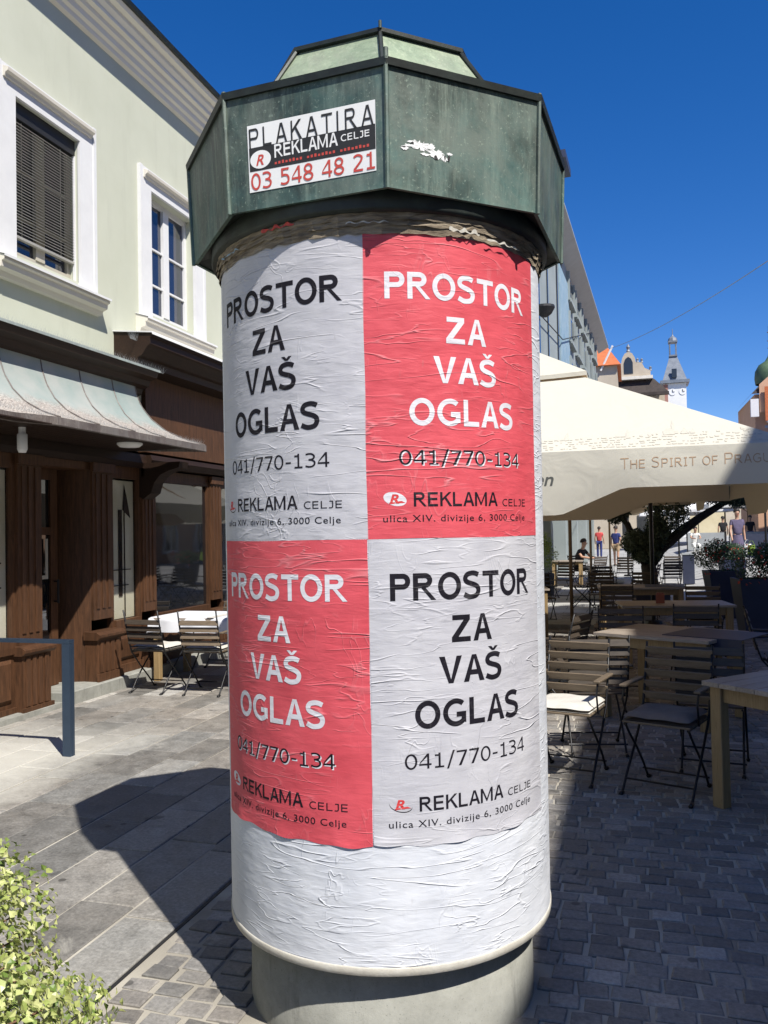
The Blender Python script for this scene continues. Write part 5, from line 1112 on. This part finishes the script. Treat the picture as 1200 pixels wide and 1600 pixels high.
# left terrace by the shop window
GL = 'folding chairs by the shop window'
cl1 = make_chair('folding_chair', 'dark slatted chair with a cream cushion, nearest the shop door', GL, 'chair_wood_dark', 'cushion_white', False, 4)
cl2 = make_chair('folding_chair', 'brown slatted chair with a cream cushion, right of the one nearest the shop door', GL, 'chair_wood', 'cushion_white', True, 4)
put(cl1, -4.99, 7.98, -4); put(cl2, -4.36, 7.98, 4)
c = copy_tree(cl2); c['label'] = 'pale slatted chair on the far side of the white covered table'; put(c, -5.02, 9.72, 178)
c = copy_tree(cl2); c['label'] = 'slatted chair half hidden by the column at the end of the white covered table'; put(c, -3.82, 8.8, 95)
tw = make_table('wooden_table', 'table by the shop window covered with a white cloth', 1.35, .8, .74, 'wooden terrace tables'); tw.location = (-4.72, 8.85, 0)
b = MB()
def clothf(i, j):
    x = (i-.5)*1.62; y = (j-.5)*1.06; hx, hy = .68, .405; cx_, cy_ = max(-hx, min(hx, x)), max(-hy, min(hy, y)); d = math.hypot(x-cx_, y-cy_)
    return (cx_+(x-cx_)*.16+.012*math.sin(y*24)*(d > 0), cy_+(y-cy_)*.16+.012*math.sin(x*19)*(d > 0), .745-d*1.35-.0)
b.grid(clothf, 54, 36); tc = b.obj('tablecloth', M['cloth'], None, True); tc.location = (-4.72, 8.85, 0); tag(tc, 'white tablecloth hanging over the table by the shop window', 'tablecloth')
b = MB(); b.box(-.045, .045, -.41, .41, 0, .003); rn = b.obj('table_runner', M['cushion_white']); rn.location = (-4.60, 8.85, .747); tag(rn, 'narrow beige strip lying across the white tablecloth', 'table runner')
# steel hoop for bicycles
br = thing('bicycle_stand', 'blue grey steel hoop standing in front of the shop', 'bicycle stand', (-4.2, 5.45, 0))
b = MB(); b.box(-.035, .035, -.028, .028, 0, .865).box(-.0365, .0365, -.004, .004, .0, .83); bevel = b.obj('post', M['blue_steel'], br)
b = MB(); b.box(-1.035, -.965, -.028, .028, 0, .865); b.obj('post', M['blue_steel'], br)
b = MB(); b.box(-1.035, .035, -.028, .028, .867, .895); b.obj('top_bar', M['blue_steel'], br)

# ------------------------------------------------------------------ plants
def leaf_mesh(name, mat, L, W_, fold=.25):
    b = MB(); b.add([(0, 0, 0), (L*.35, W_/2, fold*W_*.5), (L*.75, W_*.38, fold*W_*.3), (L, 0, -.1*L), (L*.75, -W_*.38, fold*W_*.3), (L*.35, -W_/2, fold*W_*.5), (L*.5, 0, 0)], [(0, 6, 1), (1, 6, 2), (2, 6, 3), (3, 6, 4), (4, 6, 5), (5, 6, 0)])
    return b.mesh(name, M[mat], fix=False)
def scatter(b, pos, nrm, L, W_, rs, spread=.9):
    n = (Vector(nrm).normalized()+Vector((rs.uniform(-1, 1), rs.uniform(-1, 1), rs.uniform(-1, 1)))*spread).normalized()
    t = n.cross(Vector((rs.uniform(-1, 1), rs.uniform(-1, 1), rs.uniform(-1, 1)))).normalized(); s = t.cross(n); p = Vector(pos)
    L *= rs.uniform(.7, 1.25); W_ *= rs.uniform(.75, 1.2); u = n*(W_*.18)
    b.add([p, p+t*L*.4+s*W_*.5+u, p+t*L-n*L*.12, p+t*L*.4-s*W_*.5+u, p+t*L*.5], [(0, 4, 1), (1, 4, 2), (2, 4, 3), (3, 4, 0)])
rs = random.Random(4)
hedge = thing('hedge', 'low clipped hedge of yellow green leaves in the lower left corner', 'hedge', (-2.15, .92, 0))
HC = Vector((0, 0, .40)); HR = Vector((1.1, 1.2, .62))
def hsurf(rs, k=1.0):
    while True:
        v = Vector((rs.uniform(-1, 1), rs.uniform(-1, 1), rs.uniform(-1, 1)))
        if .1 < v.length < 1: break
    v.normalize(); e = 2.25; s = (abs(v.x)**e+abs(v.y)**e+abs(v.z)**e)**(-1/e); q = v*s
    lump = 1+.07*math.sin(q.x*9+1)*math.sin(q.y*8)+.05*math.sin(q.y*17+q.z*13)+rs.uniform(-.07, .04)
    n = Vector((q.x/HR.x, q.y/HR.y, q.z/HR.z)); return Vector((q.x*HR.x, q.y*HR.y, q.z*HR.z))*lump*k+HC, n
lm = [leaf_mesh('leaf', 'leaf_hedge', .027, .021), leaf_mesh('leaf', 'leaf_hedge', .023, .019, .5), leaf_mesh('leaf', 'leaf_hedge', .018, .012, .1)]
cand = []
for k in range(52000):
    p, n = hsurf(rs); w_ = p+Vector((-2.15, .92, 0)); d = (w_-Vector((0, 0, 1.68))); px, py = project(*w_)
    if w_.z < .12: continue
    cand.append((d.length if (-5 < px < 260 and py < 1610 and n.dot(d) < 0) else 99+k, p, n))
cand.sort(key=lambda q: q[0])
# the 290 largest leaves in view are single parts, the rest one mass
front = [c for c in cand if c[0] < 50]; pick = set(range(0, min(len(front), 290*6), 6)); b = MB(); nl = 0
for k, (d, p, n) in enumerate(cand):
    if k in pick:
        nn = (n.normalized()+Vector((rs.uniform(-1, 1), rs.uniform(-1, 1), rs.uniform(-.3, 1)))*.6).normalized()
        o = link('leaf', lm[k % 3], hedge, p, nn.to_track_quat('Z', 'X').to_euler()); o.rotation_euler.rotate_axis('Z', rs.uniform(0, 6.28))
    else: scatter(b, p, n, .022, .017, rs)
for k in range(9000):
    p, n = hsurf(rs, rs.uniform(.80, .97))
    if p.z > .1: scatter(b, p, n, .022, .016, rs, 1.5)
o = b.obj('foliage', M['leaf_hedge'], hedge, fix=False); o['kind'] = 'stuff'
b = MB()
for k in range(260):
    p, n = hsurf(rs, 1.0); b.tube([HC+(p-HC)*.55, p+Vector((rs.uniform(-.02, .02), rs.uniform(-.02, .02), .01))], .003, 4)
o = b.obj('twigs', M['twig'], hedge); o['kind'] = 'stuff'
b = MB(); b.grid(lambda i, j: tuple(HC+Vector((HR.x*math.cos(i*2*PI)*math.sin(j*PI)*.80, HR.y*math.sin(i*2*PI)*math.sin(j*PI)*.80, HR.z*math.cos(j*PI)*.78))), 24, 12); b.obj('inner_growth', M['bark'], hedge)
b = MB(); b.box(-.8, .8, -1.0, 1.0, 0, .16); b.obj('trough', M['concrete'], hedge)

def blobs(b, centers, n, L, W_, rs, spread=1.2):
    for k in range(n):
        c, r = rs.choice(centers); v = Vector((rs.gauss(0, 1), rs.gauss(0, 1), rs.gauss(0, 1))).normalized()*(rs.uniform(.35, 1.0)**.6)
        scatter(b, Vector(c)+Vector((v.x*r[0], v.y*r[1], v.z*r[2])), v, L, W_, rs, spread)
ol = thing('olive_tree', 'dark olive tree with a forked leaning trunk rising among the terrace tables', 'tree', (.35, 17.0, 0))
b = MB()
b.tube([(0, 0, 0), (.02, 0, .5), (-.03, 0, .95)], [.20, .15, .15], 10)
b.tube([(-.03, 0, .9), (.20, 0, 1.25), (.55, .05, 1.55), (.95, .1, 1.85), (1.35, .1, 2.1), (1.7, .1, 2.35)], [.12, .11, .10, .08, .06, .03], 9)
b.tube([(-.03, 0, .9), (-.25, -.05, 1.3), (-.40, 0, 1.75), (-.75, 0, 2.2)], [.10, .075, .06, .03], 8)
b.tube([(0, 0, .95), (.12, .1, 1.6), (.2, .1, 2.4), (.3, .0, 3.0)], [.08, .06, .05, .02], 8)
b.obj('trunk', M['bark'], ol, True)
b = MB(); blobs(b, [((.35, 0, 2.0), (.42, .42, .5)), ((.15, 0, 1.55), (.25, .3, .35)), ((-.25, 0, 1.4), (.28, .3, .26)), ((-.62, 0, 2.05), (.3, .35, .28)), ((-.2, 0, 2.5), (.5, .5, .4)), ((1.3, 0, 2.3), (.5, .4, .2)), ((1.65, 0, 2.25), (.35, .4, .22)), ((.6, .1, 2.9), (.8, .7, .5)), ((.75, 0, 2.35), (.4, .4, .25)), ((-.05, 0, 1.15), (.3, .3, .18))], 30000, .075, .026, rs)
o = b.obj('crown', M['leaf_olive'], ol, fix=False); o['kind'] = 'stuff'
b = MB(); b.prism([(-.35, -.35), (.35, -.35), (.35, .35), (-.35, .35)], 0, .55, 'z'); b.obj('tub', M['planter'], ol)
def planter(label, x, y, w0, w1, h_, blob_, mat, flowers=0, group='dark tapered planters beside the terrace'):
    t = thing('planter', label, 'planter', (x, y, rise(x, y)), R(8), group)
    b = MB(); q0 = [(-w0/2, -w0/2, 0), (w0/2, -w0/2, 0), (w0/2, w0/2, 0), (-w0/2, w0/2, 0)]; q1 = [(a/w0*w1, c/w0*w1, h_) for a, c, _ in q0]; q2 = [(a*.88, c*.88, h_) for a, c, _ in q1]; q3 = [(a*.85, c*.85, h_-.06) for a, c, _ in q1]
    b.add(q0+q1+q2+q3, [(i, (i+1) % 4, 4+(i+1) % 4, 4+i) for i in range(4)]+[(4+i, 4+(i+1) % 4, 8+(i+1) % 4, 8+i) for i in range(4)]+[(8+i, 8+(i+1) % 4, 12+(i+1) % 4, 12+i) for i in range(4)]+[(12, 13, 14, 15), (3, 2, 1, 0)]); b.obj('tub', M['planter'], t)
    b = MB(); blobs(b, blob_, 2600, .05, .02, rs); o = b.obj('foliage', M[mat], t, fix=False); o['kind'] = 'stuff'
    if flowers:
        b = MB()
        for k in range(flowers): c, r = rs.choice(blob_); scatter(b, Vector(c)+Vector((rs.uniform(-r[0], r[0]), -r[1]*.9, rs.uniform(-r[2], r[2]))), (0, -1, 0), .05, .04, rs)
        o = b.obj('blossoms', M['petal'], t, fix=False); o['kind'] = 'stuff'
    return t
planter('tall dark blue planter with a bushy dark green shrub behind the terrace tables', 1.62, 16.4, .40, .62, .86, [((0, 0, 1.02), (.42, .36, .26)), ((-.28, 0, 1.12), (.3, .3, .22)), ((-.1, 0, 1.25), (.25, .25, .2))], 'leaf_shrub', 40)
planter('dark planter with a green shrub and red flowers at the right edge of the picture', 1.80, 13.6, .42, .60, .88, [((0, 0, 1.08), (.33, .33, .3)), ((.2, 0, 1.2), (.25, .25, .25))], 'leaf_shrub', 60)
planter('rust coloured box with a lime green bush right beside the column', -2.2, 21.5, .55, .6, .55, [((0, 0, 1.0), (.45, .4, .4)), ((0, 0, 1.3), (.3, .3, .35))], 'leaf_lime', 0, 'planters far along the terrace')
planter('dark planter with a low bush near the far dark chairs', 2.6, 24.0, .5, .6, .6, [((0, 0, .8), (.4, .4, .25))], 'leaf_shrub', 30, 'planters far along the terrace')

# ------------------------------------------------------------------ far cafe screens, posts and bins
def boxthing(name, label, cat, x, y, parts, group=None):
    t = thing(name, label, cat, (x, y, rise(x, y)), 0, group)
    for nm, mt, (x0, x1, y0, y1, z0, z1) in parts: b = MB(); b.box(x0, x1, y0, y1, z0, z1); b.obj(nm, M[mt], t)
    return t
for i, (x, y) in enumerate(((4.6, 33), (6.4, 33.2), (3.6, 44), (5.6, 44.3))):
    boxthing('cafe_screen', ['dark blue canvas screen behind the walking woman', 'dark blue canvas screen at the right edge of the picture', 'low grey screen farther back on the square', 'farthest low grey screen on the square'][i], 'screen', x, y, [('cloth', 'planter' if i < 2 else 'grey_metal', (-.85, .85, -.02, .02, .08, .95)), ('frame_post', 'iron', (-.9, -.86, -.02, .02, 0, 1.1)), ('frame_post', 'iron', (.86, .9, -.02, .02, 0, 1.1)), ('foot', 'iron', (-.9, -.86, -.25, .25, 0, .04)), ('foot', 'iron', (.86, .9, -.25, .25, 0, .04))], 'canvas screens round the far cafe')
for i, (x, y) in enumerate(((1.9, 36), (4.25, 29.5), (-.1, 30), (.35, 15.2))):
    t = thing('lamp_post', ['slim dark post in the middle distance right of the olive tree', 'tall thin dark post in front of the dark blue screen', 'thin dark post seen through the olive crown', 'thin dark post standing left of the olive trunk'][i], 'post', (x, y, rise(x, y)), 0, 'thin dark posts')
    b = MB(); b.tube([(0, 0, .05), (0, 0, 2.6)], .035, 8); b.obj('shaft', M['iron'], t); b = MB(); b.lathe([(0, .06), (.14, .05), (.16, 0)], 14); b.obj('foot', M['iron'], t)
boxthing('litter_bin', 'slim grey blue litter bin behind the tables near the olive tree', 'litter bin', 1.62, 26.0, [('body', 'planter', (-.16, .16, -.16, .16, 0, .85)), ('lid', 'grey_metal', (-.18, .18, -.18, .18, .852, .90))])
for i, (x, y) in enumerate(((7.0, 41), (8.1, 42), (5.2, 47), (3.4, 52), (1.9, 55), (6.2, 55))):
    c = mk(ch_c, x, y, 60*i, 'dark chair of the far cafe under the white parasols'); c['group'] = 'dark chairs of the far cafe'; c['label'] = 'dark slatted chair of the far cafe, '+['nearest the blue screen under the white parasol', 'farthest right, under the white parasol', 'left of the dark figure under the parasols', 'below the small white parasol', 'in the open behind the olive trunk', 'under the rearmost white parasol'][i]

# ------------------------------------------------------------------ people
def skin(name, verts, edges, mat, parent, root=0, sub=2):
    """one continuous surface grown round joints: verts (x, y, z, radius)"""
    me = bpy.data.meshes.new(name); me.from_pydata([v[:3] for v in verts], edges, [])
    o = bpy.data.objects.new(name+'_source', me); COL.objects.link(o)
    o.modifiers.new('skin', 'SKIN'); sd = me.skin_vertices[0].data
    for i, v in enumerate(verts):
        rx, ry = (v[3], v[4]) if len(v) > 4 else (v[3], v[3]); sd[i].radius = (rx, ry); sd[i].use_root = (i == root)
    s = o.modifiers.new('sub', 'SUBSURF'); s.levels = sub; s.render_levels = sub
    dg = bpy.context.evaluated_depsgraph_get(); m2 = bpy.data.meshes.new_from_object(o.evaluated_get(dg)); bpy.data.objects.remove(o)
    m2.name = name; m2.materials.clear(); m2.materials.append(mat); m2.polygons.foreach_set('use_smooth', [True]*len(m2.polygons)); return link(name, m2, parent)
def cloth_(n, c): return simple(n, c, tuple(min(1, q*1.35+.005) for q in c), 9, .9, .2, .01)
M['skin'] = simple('skin_tone', (0.42, 0.24, 0.16), (0.48, 0.28, 0.19), 9, 0.5, 0)
M['hair'] = simple('dark_hair', (0.012, 0.009, 0.008), (0.03, 0.022, 0.018), 40, 0.6, 0.4, stretch=(1, 1, .2))
def person(label, x, y, face, pose, top, legs_, skirt=False, shorts=False, hgt=1.74, hair='hair', group='people on the square', z0=None):
    t = thing('person', label, 'person', (x, y, rise(x, y) if z0 is None else z0), R(face), group); k = hgt/1.74
    t.scale = (k, k, k)
    # joints: figure faces -y, its left is +x
    if pose == 'sit':
        P = dict(pel=(0, .02, .52), wst=(0, .03, .70), chs=(0, -.06, .93), nek=(0, -.12, 1.09), hd1=(0, -.15, 1.16), hd2=(0, -.17, 1.25))
        L = {s: [(s*.09, 0, .50), (s*.12, -.42, .50), (s*.12, -.40, .08), (s*.12, -.55, .03)] for s in (-1, 1)}
        A = {s: [(s*.17, -.08, 1.01), (s*.23, -.22, .84), (s*.12, -.48, .80), (s*.07, -.56, .81)] for s in (-1, 1)}
    else:
        st = .22 if pose == 'walk' else .05
        P = dict(pel=(0, 0, .94), wst=(0, 0, 1.10), chs=(0, 0, 1.32), nek=(0, 0, 1.47), hd1=(0, -.01, 1.55), hd2=(0, -.015, 1.65))
        L = {s: [(s*.09, 0, .90), (s*.10, -s*st*.5, .50), (s*.10, -s*st*(1 if s > 0 else .9)+.02, .09), (s*.11, -s*st-.12, .03)] for s in (-1, 1)}
        A = {s: [(s*.17, 0, 1.40), (s*.23, s*st*.3+.02, 1.12), (s*.24, s*st*.5-.07, .88), (s*.235, s*st*.5-.10, .80)] for s in (-1, 1)}
    V = [(*P['pel'], .115, .09), (*P['wst'], .105, .08), (*P['chs'], .125, .09), (*P['nek'], .05), (*P['hd1'], .062), (*P['hd2'], .082, .095)]
    V += [(P['hd2'][0], P['hd2'][1]-.0, P['hd2'][2]+.065, .055)]; E = [(0, 1), (1, 2), (2, 3), (3, 4), (4, 5), (5, 6)]
    for s in (-1, 1):
        b0 = len(V); V += [(*L[s][0], .078), (*L[s][1], .055), (*L[s][2], .036), (*L[s][3], .032)]; E += [(0, b0), (b0, b0+1), (b0+1, b0+2), (b0+2, b0+3)]
        b0 = len(V); V += [(*A[s][0], .05), (*A[s][1], .038), (*A[s][2], .028), (*A[s][3], .030)]; E += [(2, b0), (b0, b0+1), (b0+1, b0+2), (b0+2, b0+3)]
    skin('body', V, E, M['skin'], t)
    V = [(*P['pel'], .150, .125), (*P['wst'], .140, .115), (*P['chs'], .152, .118), (P['nek'][0], P['nek'][1], P['nek'][2]-.05, .075)]; E = [(0, 1), (1, 2), (2, 3)]
    for s in (-1, 1):
        m = tuple(A[s][0][i]*.45+A[s][1][i]*.55 for i in range(3)); b0 = len(V); V += [(*A[s][0], .062), (*m, .052)]; E += [(2, b0), (b0, b0+1)]
    skin('top', V, E, top, t)
    if skirt:
        b = MB(); b.grid(lambda i, j: ((.135+.09*j)*math.cos(i*2*PI)*(1+.06*math.sin(i*37)*j), (.11+.09*j)*math.sin(i*2*PI)*(1+.06*math.sin(i*37)*j), .98-.46*j), 36, 6); b.obj('skirt', legs_, t, True)
    else:
        V = [(*P['pel'], .128, .105)]; E = []
        for s in (-1, 1):
            b0 = len(V)
            if shorts: m = tuple(L[s][0][i]*.25+L[s][1][i]*.75 for i in range(3)); V += [(*L[s][0], .092), (*m, .078)]; E += [(0, b0), (b0, b0+1)]
            else: V += [(*L[s][0], .092), (*L[s][1], .068), (*L[s][2], .055)]; E += [(0, b0), (b0, b0+1), (b0+1, b0+2)]
        skin('trousers', V, E, legs_, t)
    for s in (-1, 1):
        a, c = L[s][2], L[s][3]; b = MB(); b.tube([(a[0], a[1]+.05, .035), (c[0], a[1]-.02, .045), (c[0], c[1]-.06, .03)], [.042, .045, .03], 8); b.obj('shoe', M['flat_black'], t, True)
    h = P['hd2']; b = MB(); b.grid(lambda i, j: (h[0]+.098*math.cos(i*2*PI)*math.sin(j*1.75), h[1]+.022+.108*math.sin(i*2*PI)*math.sin(j*1.75)*(1 if math.sin(i*2*PI) > 0 else .8), h[2]+.03+.112*math.cos(j*1.75)+(.045*max(0, -math.sin(i*2*PI))*j)), 20, 8); b.obj('hair', M[hair], t, True)
    # face: eyes, nose, mouth
    b = MB(); b.lathe([(.012, -.006), (.012, .006), (0, .008)], 8, h[0]-.032, h[1]-.088); b.lathe([(.012, -.006), (.012, .006), (0, .008)], 8, h[0]+.032, h[1]-.088); b.v = [(x_, y_, z_+h[2]) for x_, y_, z_ in b.v]; o = b.obj('eyes', M['flat_black'], t); o['kind'] = 'stuff'
    b = MB(); b.add([(h[0]-.012, h[1]-.088, h[2]-.035), (h[0]+.012, h[1]-.088, h[2]-.035), (h[0], h[1]-.115, h[2]-.032), (h[0], h[1]-.09, h[2]+.01)], [(0, 1, 2), (1, 3, 2), (3, 0, 2)]); b.obj('nose', M['skin'], t)
    b = MB(); b.box(h[0]-.024, h[0]+.024, h[1]-.088, h[1]-.080, h[2]-.062, h[2]-.054); b.obj('mouth', M['flat_red'], t)
    return t
navy, dark, white_, pink, khaki, plum = cloth_('navy_cloth', (.02, .03, .13)), cloth_('black_cloth', (.012, .012, .014)), cloth_('white_cloth', (.6, .6, .58)), cloth_('red_cloth', (.45, .06, .06)), cloth_('khaki_cloth', (.28, .20, .12)), cloth_('plum_cloth', (.085, .07, .12))
person('dark haired person in black sitting at a terrace table, leaning on it', -1.48, 25.5, 60, 'sit', dark, dark, group='people sitting on the terrace')
c = mk(ch_c, -1.48, 25.5, 240, 'dark chair under the seated dark haired person')
person('person in a navy T-shirt and khaki trousers standing beyond the olive tree', -.62, 38, 150, 'stand', navy, khaki, shorts=True)
wm = person('woman in a plum dress with her hair up, walking with shopping bags', 3.1, 27, 15, 'walk', plum, plum, skirt=True, hgt=1.72, z0=.44)
b = MB(); b.lathe([(0, .10), (.05, .09), (.075, .04), (.06, -.01), (0, -.02)], 10, 0, .03); b.v = [(x_, y_, z_+1.76) for x_, y_, z_ in b.v]; b.obj('hair_bun', M['hair'], wm, True)
b = MB(); b.grid(lambda i, j: ((.14-.04*j)*math.cos(i*2*PI), (.07-.02*j)*math.sin(i*2*PI), -.32+.30*j), 16, 4).tube([(-.09, 0, -.02), (-.03, 0, .10), (.03, 0, .10), (.09, 0, -.02)], .008, 5); bag = b.obj('shopping_bag', M['flat_white']); bag.location = (3.36, 26.86, 1.15); tag(bag, 'white shopping bag hanging from the left hand of the walking woman', 'bag')
b = MB(); b.grid(lambda i, j: ((.12-.02*j)*math.cos(i*2*PI), (.08-.02*j)*math.sin(i*2*PI), -.30+.30*j), 16, 4).tube([(-.09, 0, -.01), (-.03, 0, .12), (.03, 0, .12), (.09, 0, -.01)], .008, 5); bag = b.obj('shopping_bag', M['leaf_lime']); bag.location = (3.43, 26.6, 1.10); tag(bag, 'lime green bag beside the white one of the walking woman', 'bag')
fig = [(-3.0, 46, 200, 'stand', pink, dark, 'person in red far off just right of the parasol pole'), (-2.15, 47, 30, 'walk', white_, dark, 'far person in a white top under the grey building'), (-1.67, 47.5, 170, 'stand', pink, navy, 'far person in red top and navy trousers right of the one in white'),
       (-.1, 46, 90, 'stand', dark, dark, 'far person all in black left of the olive crown'), (3.0, 43, 10, 'sit', white_, white_, 'person in pale clothes sitting at the far cafe'), (4.7, 47, 180, 'stand', dark, dark, 'far person in black under the white parasols'),
       (-2.6, 44, 120, 'walk', dark, khaki, 'far person in black top and khaki trousers by the grey building'), (5.9, 46, 0, 'stand', dark, navy, 'far person in black at the far cafe near the right edge')]
for (x, y, f, p, tp, lg, lb) in fig: person(lb, x, y, f, p, tp, lg)
